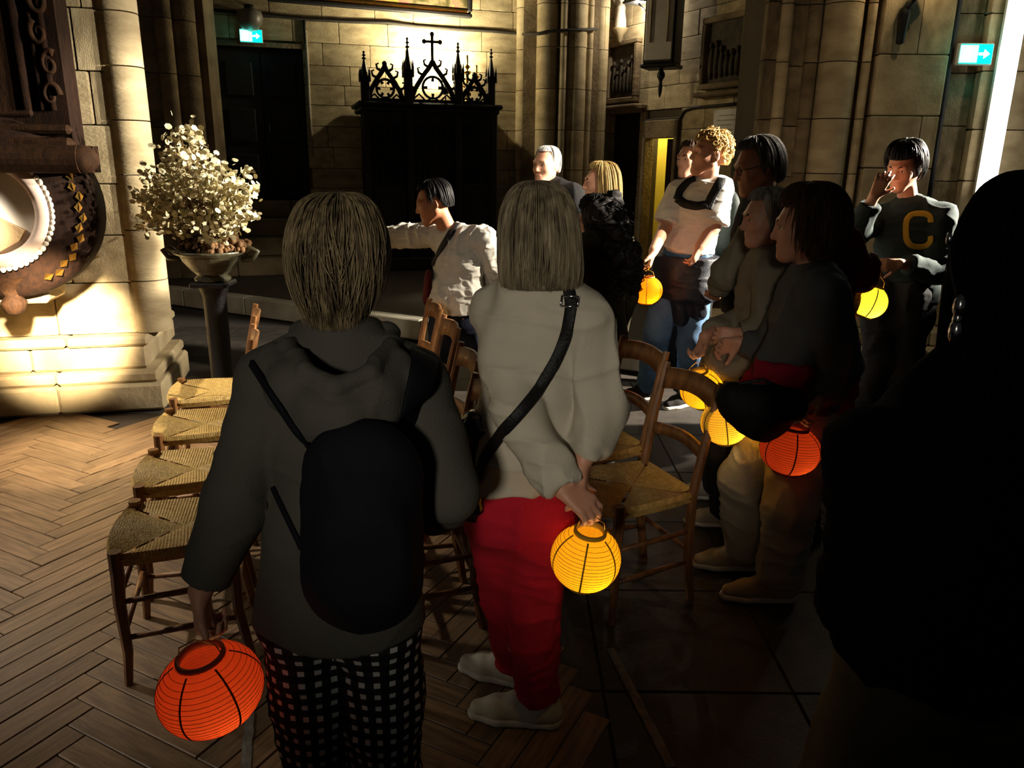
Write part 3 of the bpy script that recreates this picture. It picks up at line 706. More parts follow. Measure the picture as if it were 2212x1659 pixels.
# bulging bowl, beads and lit marble roundel
cx, cz = ax(-6, 452); rb_ = plen(196, J(0, 450, 4.42))
RX = Matrix.Rotation(R(90), 3, 'X')
prof = [(rb_ * math.sin(t), rb_ * 0.42 * math.cos(t)) for t in np.linspace(0.55, math.pi / 2, 12)] + [(rb_, -0.15), (0, -0.15)]
MB().lathe(prof, 48, (cx, 0.06, cz), axis=RX).build('bowl', 'darkwood', al)
rr = plen(112, J(0, 450, 4.42)); yb_ = 0.06 - rb_ * 0.37
MB().lathe([(rr * 0.80, 0.0), (rr * 0.84, 0.045), (rr * 0.95, 0.05), (rr * 1.06, 0.03), (rr * 1.08, -0.03)], 48, (cx, yb_, cz), axis=RX).build('roundel_rim', mat('rose_marble', (222, 196, 178), .5, var=.12, bump=.05), al)
MB().lathe([(0, 0.012), (rr * 0.82, 0.0)], 48, (cx, yb_, cz), axis=RX).build('roundel', 'marble', al)
bead = MB().ball((0, 0, 0), 0.016, 6, 5).mesh('bead'); bead.materials.append(M['marble'])
for k in range(64):
    a_ = 2 * math.pi * k / 64; inst('bead', bead, al, (cx + rr * 1.1 * math.cos(a_), yb_ - 0.012, cz + rr * 1.1 * math.sin(a_)), scale=(1, 1, 1.0 + .25 * (k % 2)))
# low relief hill of tan stone inside the roundel
pts = [(cx + rr * .78 * x_, cz + rr * z_) for x_, z_ in ((-1, -.15), (-.5, .02), (-.1, .06), (.25, -.12), (.55, -.26), (.78, -.36), (.62, -.56), (.2, -.74), (-.3, -.74), (-.8, -.5))]
MB().prism(pts, yb_ - 0.04, yb_ + 0.01).build('relief', mat('tan_relief', (206, 170, 120), .7, var=.15), al)
# gilded leaves on the bowl's right side
for q in range(12):
    a_ = R(-62 + q * 7.5); r_ = rb_ * (0.86 + 0.03 * (q % 2)); x_ = cx + r_ * math.cos(a_); z_ = cz + r_ * math.sin(a_)
    yy = 0.06 - rb_ * 0.42 * math.cos(math.asin(min(r_ / rb_, .99))) - 0.01
    t_ = a_ + math.pi / 2; m_ = MB()
    L_ = 0.06
    m_.add([(x_, yy - .012, z_), (x_ + L_ * math.cos(t_) * .5 + .022 * math.cos(a_), yy - .02, z_ + L_ * math.sin(t_) * .5 + .022 * math.sin(a_)), (x_ + L_ * math.cos(t_), yy - .004, z_ + L_ * math.sin(t_)), (x_ + L_ * math.cos(t_) * .5 - .022 * math.cos(a_), yy - .02, z_ + L_ * math.sin(t_) * .5 - .022 * math.sin(a_)), (x_ + L_ * .5 * math.cos(t_), yy + .01, z_ + L_ * .5 * math.sin(t_))],
           [(0, 1, 2, 3), (0, 4, 1), (1, 4, 2), (2, 4, 3), (3, 4, 0)])
    m_.build('gilt_leaf', 'gilt', al)
MB().lathe([(0.0, -0.16), (0.05, -0.14), (0.07, -0.08), (0.04, -0.04), (0.09, 0.02), (0.16, 0.08)], 16, (cx, 0.02, cz - rb_ + .06)).build('pendant', 'midwood', al)
MB().box((cx - .1, 0.3, cz - rb_ * .5), (0.5, 0.35, rb_ * 1.2), ch=.02).build('corbel', 'stone', al)

# ------------------------------------------------------------------ right pier
YP = 6.6
WP = Frame((J(1640, 300, YP)[0], YP), (7.0, YP))
pr = WP.empty('pillar_right', 0, 0); tag(pr, 'great compound limestone pier at the right', None, None, 'structure')
sx_ = lambda px, y_=200: WP.at(px, y_)[0]
x_flat0, x_flat1 = sx_(1884), sx_(2036)
MB().box(((0.05 + WP.len) / 2, 0.55, 2.6), (WP.len - .05, 0.8, 5.2)).build('mortar_core', 'mortar', pr)
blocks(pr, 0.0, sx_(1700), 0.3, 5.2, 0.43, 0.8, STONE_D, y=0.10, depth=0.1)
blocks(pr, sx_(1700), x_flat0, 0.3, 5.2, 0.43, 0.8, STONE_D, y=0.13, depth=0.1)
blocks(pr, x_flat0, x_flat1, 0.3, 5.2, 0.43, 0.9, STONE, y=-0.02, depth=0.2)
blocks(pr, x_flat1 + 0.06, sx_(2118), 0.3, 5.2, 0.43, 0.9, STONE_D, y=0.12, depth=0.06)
blocks(pr, sx_(2118), WP.len - .4, 0.3, 5.2, 0.43, 0.9, STONE, y=0.04, depth=0.1)
def half(px, r, m, y_):
    mm = MB().lathe([(r, -.5), (r, .5)], 24).lathe([(0, -.5), (r, -.5)], 24, smooth=False).lathe([(r, .5), (0, .5)], 24, smooth=False).mesh('drum'); mm.materials.append(M[m]); z = 0.3
    while z < 5.1: inst('drum', mm, pr, (sx_(px), y_, z + .215), (0, 0, z), (1, 1, .43 - .008)); z += .43
half(1812, 0.15, 'stone', 0.10); half(1692, 0.05, 'stone', 0.10); half(1866, 0.035, 'stone', 0.03); half(1755, 0.06, 'stone_dark', 0.14)
for (z0, z1, y0) in ((0, .16, -.22), (.16, .30, -.12)):
    k = -0.15
    while k < WP.len - .5:
        l = random.uniform(.7, 1.0); MB().box((k + l / 2, y0 + .4, (z0 + z1) / 2), (l - .006, .8, z1 - z0 - .003), ch=.02).build('stone', 'stone', pr); k += l
# dark pipe in the groove
q = WP.world(sx_(2043), 0.06, 0)
o = MB().tube([(0, 0, 0.3), (0, 0, 5.1)], 0.045, 10).build('dark_pipe', 'iron', None, q); tag(o, 'dark vertical pipe in the groove of right pier', 'pipe')
# candle sconce
q = WP.world(sx_(1944, 50), -0.02, WP.at(1944, 100)[1])
sc_ = empty('candle_sconce', q, WP.rz); tag(sc_, 'black iron candle bracket with lit candle on right pier', 'sconce')
MB().lathe([(0.0, 0), (0.03, 0.01), (0.035, 0.1), (0.045, 0.22), (0.035, 0.26), (0, 0.26)], 10, (-.01, -.05, 0)).build('holder', 'iron', sc_)
MB().tube([(0, -.05, .24), (.03, -.09, .30), (.06, -.10, .36)], .016, 6).build('arm', 'iron', sc_)
MB().lathe([(0, .34), (.05, .35), (.075, .38), (.03, .385), (.028, .40), (0, .4)], 12, (.06, -.10, 0)).build('drip_pan', 'iron', sc_)
for q_ in range(5): a_ = q_ * 1.256; MB().tube([(.06, -.10, .35), (.06 + .06 * math.cos(a_), -.10 + .06 * math.sin(a_), .33), (.06 + .08 * math.cos(a_), -.10 + .08 * math.sin(a_), .37)], .008, 5).build('leaf', 'iron', sc_)
cd = MB().lathe([(.018, .40), (.018, .52), (0, .525)], 10, (.06, -.10, 0)).build('candle', 'plastic', sc_)
MB().lathe([(0, .525), (.010, .54), (.012, .56), (0, .60)], 8, (.06, -.10, 0)).build('flame', emis('flame', (255, 190, 90), 12), sc_)
q = WP.world(sx_(1944, 50) + .06, -0.16, WP.at(1944, 100)[1] + .60); point('sconce_light', q, 5.0, (1, .75, .42), .02)
# tall glowing bar in place of a brightly lit stone edge
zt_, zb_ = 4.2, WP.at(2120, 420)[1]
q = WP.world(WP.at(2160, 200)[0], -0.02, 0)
sl = empty('glowing_edge', q, WP.rz); tag(sl, 'tall glowing white bar standing in for a brightly lit pier edge', 'glowing edge')
MB().box((0, 0.01, (zt_ + zb_) / 2), (0.15, 0.03, zt_ - zb_)).build('edge_backing', 'plastic', sl)
MB().box((0, -0.025, (zt_ + zb_) / 2), (0.142, 0.035, zt_ - zb_ - .02), ch=.008).build('tube', emis('edge_glow', (255, 250, 238), 6.0), sl)  # emissive bar, stands for strong light on the pier's stone edge
# exit sign on the pier
q = WP.world(WP.at(2103, 118)[0], -0.03, WP.at(2103, 118)[1])
exit_sign(q, WP.rz, 0.25, 0.14, 'green exit sign beside the white strip on right pier', 1.0)
# stone plinth behind the jeans, lit by the spot
a_ = pz(1436, 792, 0)
pln = empty('stone_plinth', (J(1500, 700, 6.35)[0], 6.45, 0), R(-18)); tag(pln, 'low pale stone plinth behind the man in jeans', 'plinth')
wpl = 0.62
for q in range(3): MB().box((-.2 + .2 * q, 0, .2), (.196, .3, .4), ch=.01).build('stone', 'stone', pln)
MB().box((0, 0, .43), (wpl + .06, .36, .06), ch=.015).build('coping', 'stone', pln)

# ------------------------------------------------------------------ urn with dried honesty on a stand
up = J(456, 560, 4.75)
stand = empty('plant_stand', (up[0], 4.75, 0)); tag(stand, 'tall dark wooden pedestal under the flower urn', 'pedestal')
zr = J(456, 545, 4.75)[2]; zbm = J(456, 607, 4.75)[2]
MB().box((0, 0, .03), (.36, .36, .06), ch=.015).build('base', 'blackwood', stand)
MB().lathe([(.13, .06), (.10, .12), (.065, .2), (.07, zbm - .10), (.085, zbm - .05), (.09, zbm - .03)], 16).build('column', 'blackwood', stand)
MB().box((0, 0, zbm - .015), (.22, .22, .03), ch=.008).build('top', 'blackwood', stand)
urn = empty('urn', (up[0], 4.75, zbm)); tag(urn, 'dark green glazed urn with two handles on pedestal', 'urn')
hu = zr - zbm
MB().lathe([(0, 0), (.10, 0), (.11, .02), (.085, .04), (.12, hu * .4), (.165, hu * .72), (.18, hu * .9), (.215, hu), (.22, hu + .015), (.20, hu + .015), (.17, hu * .8), (0, hu * .7)], 32).build('bowl', 'urn', urn)
for sg in (-1, 1): MB().tube([(sg * .19, 0, hu * .75), (sg * .26, 0, hu * .8), (sg * .29, 0, hu * 1.05), (sg * .25, 0, hu * 1.15), (sg * .21, 0, hu * .98)], .018, 8).build('handle', 'urn', urn)
fb = empty('dried_bouquet', (up[0], 4.75, zr)); tag(fb, 'bushy bouquet of pale dried honesty discs in the urn', 'bouquet')
r_ = random.Random(3)
stems = MB(); vs = []; fs = []
def disc(c, r, nrm, spin):
    nrm = nrm / np.linalg.norm(nrm); a = np.cross(nrm, [0.3, 0.2, 1]); a /= np.linalg.norm(a); b = np.cross(nrm, a); o = len(vs)
    for k in range(7):
        w = 2 * math.pi * k / 7 + spin; vs.append(c + a * r * math.cos(w) + b * r * .8 * math.sin(w) + nrm * .002 * (k % 2))
    fs.append([o + k for k in range(7)])
for i in range(230):
    # tips fill the photographed outline: a broad fan leaning right, with long sprays at the top left
    while True:
        px_, py_ = r_.uniform(280, 562), r_.uniform(266, 520)
        e1 = ((px_ - 440) / 118) ** 2 + ((py_ - 425) / 95) ** 2; e2 = ((px_ - 400) / 55) ** 2 + ((py_ - 345) / 85) ** 2; e3 = ((px_ - 320) / 36) ** 2 + ((py_ - 420) / 80) ** 2
        if min(e1, e2, e3) < 1: break
    tip = J(px_, py_, 4.75 + r_.uniform(-.26, .26)) - np.array([up[0], 4.75, zr])
    base = np.array([r_.uniform(-.06, .06), r_.uniform(-.06, .06), 0.0]); mid = base * .5 + tip * .45 + np.array([0, 0, .07])
    pts = [base * (1 - t) ** 2 + 2 * mid * t * (1 - t) + tip * t * t for t in np.linspace(0, 1, 7)]
    stems.tube(pts, [.0028, .0025, .002, .002, .0015, .0012, .001], 4, cap=False)
    for k in range(r_.randint(8, 13)):
        t = 1 - abs(r_.gauss(0, .18)); p_ = base * (1 - t) ** 2 + 2 * mid * t * (1 - t) + tip * t * t
        disc(p_ + np.array([r_.gauss(0, .03), r_.gauss(0, .03), r_.gauss(0, .026)]), r_.uniform(.013, .023), np.array([r_.gauss(0, 1), r_.gauss(-.6, 1), r_.gauss(0, .7)]), r_.uniform(0, 6))
stems.build('stems', 'twig', fb)['kind'] = 'stuff'
me = bpy.data.meshes.new('seed_discs'); me.from_pydata([tuple(v) for v in vs], [], fs); me.materials.append(M['petal']); o = link(bpy.data.objects.new('seed_discs', me), fb); o['kind'] = 'stuff'
vs = []; fs = []; m_ = MB()
for k in range(260):
    a_ = r_.uniform(0, 6.3); rr_ = .20 * math.sqrt(r_.random()); c_ = np.array([rr_ * math.cos(a_) + .03, rr_ * math.sin(a_), .02 + r_.uniform(0, .14) * (1 - rr_ / .26)])
    m_.ball(c_, r_.uniform(.012, .026), 5, 4)
m_.build('dry_moss', 'twig', fb)['kind'] = 'stuff'

# ------------------------------------------------------------------ rush chairs
def make_chair():
    o = empty('rush_chair')
    fwx, fwy, bx, by, hs = .195, .175, .165, -.165, .455
    for sg in (-1, 1):
        MB().tube([(sg * (fwx + .004), fwy + .012, 0), (sg * (fwx - .002), fwy + .002, .12), (sg * fwx, fwy + .006, .30), (sg * fwx, fwy, hs - .06), (sg * fwx, fwy, hs + .022)], [.013, .016, .019, .021, .021], 8, smooth=False).build('leg', 'chair', o)
        MB().tube([(sg * bx, by - .03, 0), (sg * bx, by, .2), (sg * bx, by, hs), (sg * (bx + .005), by - .035, .66), (sg * (bx + .008), by - .085, .88)], [.016, .018, .019, .018, .015], 8, smooth=False).build('back_post', 'chair', o)
        MB().tube([(sg * fwx, fwy, hs - .01), (sg * bx, by, hs - .01)], .013, 8).build('seat_rail', 'chair', o)
        for zz in (.17, .30): MB().tube([(sg * fwx, fwy, zz), (sg * (fwx + bx) / 2, 0, zz), (sg * bx, by, zz)], [.009, .011, .009], 7).build('rung', 'chair', o)
    MB().tube([(-fwx, fwy, hs - .01), (fwx, fwy, hs - .01)], .013, 8).build('seat_rail', 'chair', o)
    MB().tube([(-bx, by, hs - .01), (bx, by, hs - .01)], .013, 8).build('seat_rail', 'chair', o)
    for zz in (.2, .33): MB().tube([(-fwx, fwy, zz), (fwx, fwy, zz)], .011, 7).build('rung', 'chair', o)
    MB().tube([(-bx, by, .22), (bx, by, .22)], .010, 7).build('rung', 'chair', o)
    # four rush panels with ridged strands
    zc_, ze = hs - .006, hs + .012
    cn = [(-fwx, fwy + .012), (fwx, fwy + .012), (bx, by - .012), (-bx, by - .012)]; ctr = (0, -.005)
    bow = [.03, .012, .0, .012]
    for s_ in range(4):
        a, b = np.array(cn[s_]), np.array(cn[(s_ + 1) % 4]); n = 72; vs = []; fs = []
        nrm = np.array([(b - a)[1], -(b - a)[0]]); nrm = -nrm / np.linalg.norm(nrm)
        e = (b - a); Ln = np.linalg.norm(e); e = e / Ln; c = np.array(ctr); tc_ = (c - a) @ e / Ln
        for i in range(n + 1):
            t = i / n; p = a + (b - a) * t + nrm * bow[s_] * math.sin(math.pi * t)
            # strand runs square to the rail until it meets the mitre
            f_ = t / tc_ if t < tc_ else (1 - t) / (1 - tc_)
            q = p + (c - (a + e * (tc_ * Ln))) * f_ - nrm * bow[s_] * math.sin(math.pi * t) * f_
            rz_ = .0016 if i % 2 else -.0010
            vs += [(*(p + nrm * .004), hs - .03), (*(p + nrm * .009), hs - .006), (*p, ze + rz_), (*((p + q) / 2), zc_ + .008 + rz_), (*q, zc_ + rz_ * .5)]
        for i in range(n):
            for k in range(4): fs.append((i * 5 + k, (i + 1) * 5 + k, (i + 1) * 5 + k + 1, i * 5 + k + 1))
        MB().add(vs, fs).build('rush_panel', 'rush', o)
    # slats of the back, bowed backwards, the upper one with an arched lower edge
    def slat(z0, z1, arch, nm):
        vs = []; fs = []; n = 12
        for i in range(n + 1):
            t = i / n; x = -bx + 2 * bx * t; k = math.sin(math.pi * t)
            yy = lambda z: by - .035 * max(0, (z - hs)) / .205 if z < .66 else by - .035 - .05 * (z - .66) / .22
            for (z, dy) in ((z0 + arch * k, .008), (z1 + .012 * k, .008), (z1 + .012 * k, -.008), (z0 + arch * k, -.008)): vs.append((x, yy(z) - .022 * k + dy, z))
        for i in range(n):
            for q in range(4): fs.append((i * 4 + q, i * 4 + (q + 1) % 4, (i + 1) * 4 + (q + 1) % 4, (i + 1) * 4 + q))
        fs += [(0, 3, 2, 1), (n * 4, n * 4 + 1, n * 4 + 2, n * 4 + 3)]
        MB().add(vs, fs, True).build(nm, 'chair', o)
    slat(.775, .862, .022, 'back_slat'); slat(.59, .635, .014, 'back_slat')
    return o
ch0 = make_chair()
fdir = lambda a: R(a)
spots = [(-1.115, 2.375, 107, 'rows', 'rush-seat chair nearest the viewer in left row, partly behind grey hoodie'), (-1.275, 2.875, 107, '', 'second rush-seat chair from the front in left row'),
         (-1.445, 3.42, 107, '', 'third rush-seat chair from the front in left row'), (-1.61, 3.96, 107, '', 'rush-seat chair at far end of left row beside pillar'),
         (-.33, 2.58, 106, '', 'rush-seat chair of middle row mostly hidden behind white sweater'), (-.42, 3.10, 106, '', 'rush-seat chair of middle row, third from its far end'),
         (-.55, 3.73, 106, '', 'rush-seat chair of middle row, second from its far end'), (-.68, 4.22, 106, '', 'rush-seat chair at far end of middle row before man in white shirt'),
         (.47, 2.76, 114, '', 'rush-seat chair right of white sweater with whole back showing'), (.36, 3.25, 114, '', 'rush-seat chair behind the one right of white sweater')]
for i, (x, y, a, _, lab) in enumerate(spots):
    o = ch0 if i == 0 else copy_tree(ch0)
    o.location = (x, y, 0); o.rotation_euler = (0, 0, R(a)); tag(o, lab, 'chair', 'rush-seat church chairs in rows')

# ------------------------------------------------------------------ paper lanterns
def lantern(px, py_, Y, rpx, asp, kind, lab, power, em, tilt=(0, 0), handle=None, pleats=18):
    c = J(px, py_, Y); r = plen(rpx, c); h = r * asp
    col = dict(yellow=(255, 210, 70), orange=(255, 198, 40), red=(255, 108, 58), lemon=(250, 236, 70), amber=(255, 150, 20))[kind]
    o = empty('paper_lantern', tuple(c)); o.rotation_euler = (tilt[0], tilt[1], 0); tag(o, lab, 'lantern', 'lit paper lanterns carried by visitors')
    prof = []; zt_ = .90
    for k in range(pleats * 2 + 1):
        z = zt_ * (-1 + 2 * k / (pleats * 2)); q = math.sqrt(max(0, 1 - z * z)) * r
        q = max(q, .34 * r) if abs(z) > .93 else q
        prof.append((q * (1.0 if k % 2 == 0 else .978), z * h))
    MB().lathe(prof, 40).build('paper_shade', paper('paper_' + kind, col, em), o)
    rib = MB()
    for k in range(1, pleats):
        z = zt_ * (-1 + 2 * (2 * k) / (pleats * 2)); q = math.sqrt(1 - z * z) * r * 1.003
        rib.tube([(q * math.cos(a), q * math.sin(a), z * h) for a in np.linspace(0, 2 * math.pi, 32, endpoint=False)], .0007, 3, closed=True)
    ro = rib.build('wire_ribs', mat('lantern_wire_' + kind, tuple(int(v * .75) for v in col), .6, bump=0), o); ro['kind'] = 'stuff'
    for k in range(6):
        a = 2 * math.pi * k / 6 + .35
        m_ = MB(); m_.tube([(math.sqrt(1 - z * z) * r * 1.004 * math.cos(a), math.sqrt(1 - z * z) * r * 1.004 * math.sin(a), z * h) for z in np.linspace(-.86, .86, 14)], [(.0006, .003)] * 14, 4)
        m_.build('seam', mat('lantern_seam_' + kind, tuple(int(v * .6) for v in col), .8, bump=0), o)
    qr = math.sqrt(1 - zt_ * zt_) * r
    for sg in (1, -1): MB().lathe([(qr * .9, sg * h * zt_ - .006), (qr * 1.06, sg * h * zt_ - .006), (qr * 1.06, sg * h * zt_ + .008), (qr * .9, sg * h * zt_ + .008), (qr * .9, sg * h * zt_ - .006)], 24).build('ring', mat('lantern_ring_' + kind, tuple(int(v * .7) for v in col), .7, bump=0), o)
    MB().tube([(-qr, 0, h * zt_), (-qr * .8, 0, h * zt_ + .03), (0, 0, h * zt_ + .048), (qr * .8, 0, h * zt_ + .03), (qr, 0, h * zt_)], .0016, 5).build('wire_handle', 'brass', o)
    MB().lathe([(0, -h * .72), (.018, -h * .72), (.018, -h * .45), (0, -h * .45)], 10).build('candle_holder', 'plastic', o)
    MB().lathe([(0, -h * .45), (.007, -h * .40), (.004, -h * .32), (0, -h * .28)], 8).build('flame', emis('flame', (255, 190, 90), 12), o)
    if handle is not None:
        hp_ = np.array(handle) - c
        mx = Matrix.Rotation(tilt[1], 3, 'Y'); 
        MB().tube([(0, 0, h * zt_ + .045), tuple(hp_ * .6), tuple(hp_)], .0045, 6).build('stick', mat('lantern_stick', (226, 190, 60), .5, bump=0), o)
    l = point('lantern_flame', (.28 * r, -.34 * r, -h * .42), power, (1, .72, .30), .012, o)
    return o
LANT = [
    (455, 1487, 1.42, 111, .84, 'red', 'orange-red paper lantern held by person in grey hoodie', .17, .020, (.1, -.12)),
    (1265, 1205, 1.70, 76, .96, 'orange', 'bright yellow paper lantern hanging by the red trousers', .36, .14, (.12, .1)),
    (1397, 627, 4.75, 34, .92, 'amber', 'small orange paper lantern held by man in jeans', .8, .40, (0, 0), J(1404, 546, 4.74)),
    (1516, 840, 3.10, 47, .92, 'orange', 'upper orange paper lantern behind the chair back', .8, .22, (.1, -.3)),
    (1566, 912, 2.72, 52, .95, 'yellow', 'lower yellow paper lantern overlapping black handbag', .45, .10, (.05, -.2)),
    (1707, 972, 2.40, 64, .84, 'red', 'red paper lantern in front of white trousers', .12, .05, (.0, .1)),
    (1319, 590, 4.55, 28, .95, 'lemon', 'sliver of lime yellow lantern behind the dark ponytail', .5, .3, (0, 0)),
    (1878, 652, 3.25, 38, .95, 'lemon', 'lemon yellow paper lantern under the maroon sleeve', 1.2, .3, (0, .3)),
]
LO = [lantern(*a) for a in LANT]

# ------------------------------------------------------------------ figures: smooth blended surfaces
def nrm(v): v = np.array(v, float); return v / (np.linalg.norm(v) + 1e-12)
def axes(fwd, up=(0, 0, 1)):
    f = nrm(fwd); u = np.array(up, float); r = nrm(np.cross(f, u)); u = np.cross(r, f); return np.stack([r, f, u], 1)
class SDF:
    def __init__(s): s.p = []
    def cone(s, a, b, ra, rb=None, k=.03, op='u', flat=None, cap=False, cap0=False):
        s.p.append(('c', np.array(a, float), np.array(b, float), float(ra), float(ra if rb is None else rb), k, op, flat, cap, cap0)); return s
    def chain(s, pts, rs, k=.03, op='u', flat=None, cap=False):
        for i in range(len(pts) - 1): s.cone(pts[i], pts[i + 1], rs[i], rs[i + 1], k, op, flat, cap and i == len(pts) - 2)
        return s
    def ell(s, c, r, A=None, k=.03, op='u'):
        s.p.append(('e', np.array(c, float), np.array(r if hasattr(r, '__len__') else (r, r, r), float), np.eye(3) if A is None else A, k, op)); return s
    def cut(s, pt, n, c=None, r=None):
        s.p.append(('p', np.array(pt, float), nrm(n), c, r)); return s
    def bbox(s):
        lo, hi = [], []
        for q in s.p:
            if q[0] == 'c' and q[6] == 'u': m = max(q[3], q[4]); lo.append(np.minimum(q[1], q[2]) - m); hi.append(np.maximum(q[1], q[2]) + m)
            if q[0] == 'e' and q[5] == 'u': m = np.abs(q[3]) @ q[2]; lo.append(q[1] - m); hi.append(q[1] + m)
        return np.min(lo, 0), np.max(hi, 0)
    def mesh(s, h):
        lo, hi = s.bbox(); lo = lo - 4 * h - .02; hi = hi + 4 * h + .02
        dim = np.ceil((hi - lo) / h).astype(int) + 1
        D = np.full(dim, .3, np.float32)
        ax = [(lo[i] + h * np.arange(dim[i])).astype(np.float32) for i in range(3)]
        def sl(a, b):
            i0 = np.clip(np.floor((a - lo) / h).astype(int), 0, dim - 1); i1 = np.clip(np.ceil((b - lo) / h).astype(int) + 1, 1, dim)
            return tuple(slice(x, y) for x, y in zip(i0, i1))
        for q in s.p:
            if q[0] == 'c':
                _, a, b, ra, rb, k, op, flat, cap, cap0 = q; m = max(ra, rb) + k + 4 * h
                S = sl(np.minimum(a, b) - m, np.maximum(a, b) + m)
                X = ax[0][S[0]][:, None, None] - a[0]; Y = ax[1][S[1]][None, :, None] - a[1]; Z = ax[2][S[2]][None, None, :] - a[2]
                ba = b - a; bb = float(ba @ ba) + 1e-12; L = math.sqrt(bb)
                if flat is not None:
                    n, f = nrm(flat[0]), flat[1]; n = n - ba * float(n @ ba) / bb; n = n / (np.linalg.norm(n) + 1e-9); dn = (X * n[0] + Y * n[1] + Z * n[2]) * (f - 1)
                    X = X + dn * n[0]; Y = Y + dn * n[1]; Z = Z + dn * n[2]
                t0 = (X * ba[0] + Y * ba[1] + Z * ba[2]) / bb; t = np.clip(t0, 0, 1)
                d = np.sqrt((X - t * ba[0]) ** 2 + (Y - t * ba[1]) ** 2 + (Z - t * ba[2]) ** 2) - (ra + (rb - ra) * t)
                if flat is not None: d = d / (1 + .35 * (flat[1] - 1))
                if cap: d = np.maximum(d, (t0 - 1) * L)
                if cap0: d = np.maximum(d, -t0 * L)
            elif q[0] == 'e':
                _, c, r, A, k, op = q; m = np.abs(A) @ r + k + 4 * h
                S = sl(c - m, c + m)
                X = ax[0][S[0]][:, None, None] - c[0]; Y = ax[1][S[1]][None, :, None] - c[1]; Z = ax[2][S[2]][None, None, :] - c[2]
                l = [(X * A[0, i] + Y * A[1, i] + Z * A[2, i]) for i in range(3)]
                k0 = np.sqrt(sum((l[i] / r[i]) ** 2 for i in range(3))); k1 = np.sqrt(sum((l[i] / r[i] ** 2) ** 2 for i in range(3))) + 1e-9
                d = k0 * (k0 - 1) / k1
            else:
                _, pt, n, c, r = q
                S = tuple(slice(0, x) for x in dim) if c is None else sl(np.array(c) - r, np.array(c) + r)
                X = ax[0][S[0]][:, None, None] - pt[0]; Y = ax[1][S[1]][None, :, None] - pt[1]; Z = ax[2][S[2]][None, None, :] - pt[2]
                D[S] = np.maximum(D[S], X * n[0] + Y * n[1] + Z * n[2]); continue
            cur = D[S]
            if op == 'u':
                hh = np.maximum(k - np.abs(cur - d), 0) / k; D[S] = np.minimum(cur, d) - hh * hh * k * .25
            else:
                hh = np.maximum(k - np.abs(cur + d), 0) / k; D[S] = np.maximum(cur, -d) + hh * hh * k * .25
        I = D < 0
        c = np.zeros(dim - 1, np.int8)
        for dx in (0, 1):
            for dy in (0, 1):
                for dz in (0, 1): c += I[dx:dim[0] - 1 + dx, dy:dim[1] - 1 + dy, dz:dim[2] - 1 + dz]
        act = (c > 0) & (c < 8); ac = np.argwhere(act); idx = np.full(dim - 1, -1, np.int32); idx[act] = np.arange(len(ac))
        acc = np.zeros((len(ac), 3)); cnt = np.zeros(len(ac))
        cor = [(x, y, z) for x in (0, 1) for y in (0, 1) for z in (0, 1)]
        for a in cor:
            for axi in range(3):
                if a[axi]: continue
                b = list(a); b[axi] = 1
                da = D[ac[:, 0] + a[0], ac[:, 1] + a[1], ac[:, 2] + a[2]]; db = D[ac[:, 0] + b[0], ac[:, 1] + b[1], ac[:, 2] + b[2]]
                m = (da < 0) != (db < 0); t = np.where(m, da / np.where(m, da - db, 1), 0)
                pt = np.tile(np.array(a, float), (len(ac), 1)); pt[:, axi] += t
                acc += pt * m[:, None]; cnt += m
        V = lo + h * (ac + acc / cnt[:, None])
        Fs = []
        for axi in range(3):
            s0 = [slice(None)] * 3; s1 = [slice(None)] * 3; s0[axi] = slice(0, -1); s1[axi] = slice(1, None)
            A_, B_ = I[tuple(s0)], I[tuple(s1)]; e = np.argwhere(A_ != B_)
            u, v = [(1, 2), (2, 0), (0, 1)][axi]
            ok = (e[:, u] > 0) & (e[:, v] > 0) & (e[:, u] < dim[u] - 1) & (e[:, v] < dim[v] - 1); e = e[ok]
            def cell(du, dv):
                g = e.copy(); g[:, u] += du; g[:, v] += dv; return idx[g[:, 0], g[:, 1], g[:, 2]]
            qd = np.stack([cell(-1, -1), cell(0, -1), cell(0, 0), cell(-1, 0)], 1)
            fl_ = A_[tuple(e.T)]; qd[~fl_] = qd[~fl_][:, ::-1]; Fs.append(qd)
        Fq = np.concatenate(Fs); Fq = Fq[(Fq >= 0).all(1)]
        return V, Fq
def vnoise(p):
    i = np.floor(p); f = p - i; u = f * f * (3 - 2 * f); out = 0
    for a in (0, 1):
        for b in (0, 1):
            for c in (0, 1):
                q = i + np.array([a, b, c]); s = np.sin(q[:, 0] * 127.1 + q[:, 1] * 311.7 + q[:, 2] * 74.7) * 43758.5453; s = s - np.floor(s)
                w = (u[:, 0] if a else 1 - u[:, 0]) * (u[:, 1] if b else 1 - u[:, 1]) * (u[:, 2] if c else 1 - u[:, 2]); out = out + w * s
    return out * 2 - 1
def folds(amp, sc, seed=0.0):
    sc = np.array(sc, float)
    def fn(V, N):
        w = V + .05 * np.stack([vnoise(V * 6 + seed), vnoise(V * 6 + 17 + seed), vnoise(V * 6 + 31 + seed)], 1)
        n = vnoise(w * sc + seed); n2 = vnoise(w * sc * 2.1 + 5 + seed); n3 = vnoise(w * sc[[2, 1, 0]] * np.array([1.2, 1.2, 2.6]) + 9 + seed)
        return V + N * (amp * 1.5 * ((1 - np.abs(n)) ** 3 - .3) + amp * .5 * n2 + amp * .7 * ((1 - np.abs(n3)) ** 4 - .2))[:, None]
    return fn
def normals(V, Fq):
    d1 = V[Fq[:, 2]] - V[Fq[:, 0]]; d2 = V[Fq[:, 3]] - V[Fq[:, 1]]; n = np.cross(d1, d2); N = np.zeros_like(V)
    for i in range(4): np.add.at(N, Fq[:, i], n)
    return N / (np.linalg.norm(N, axis=1)[:, None] + 1e-12)
GEO = []        # world-space surfaces of the figure in work, for laying straps on them
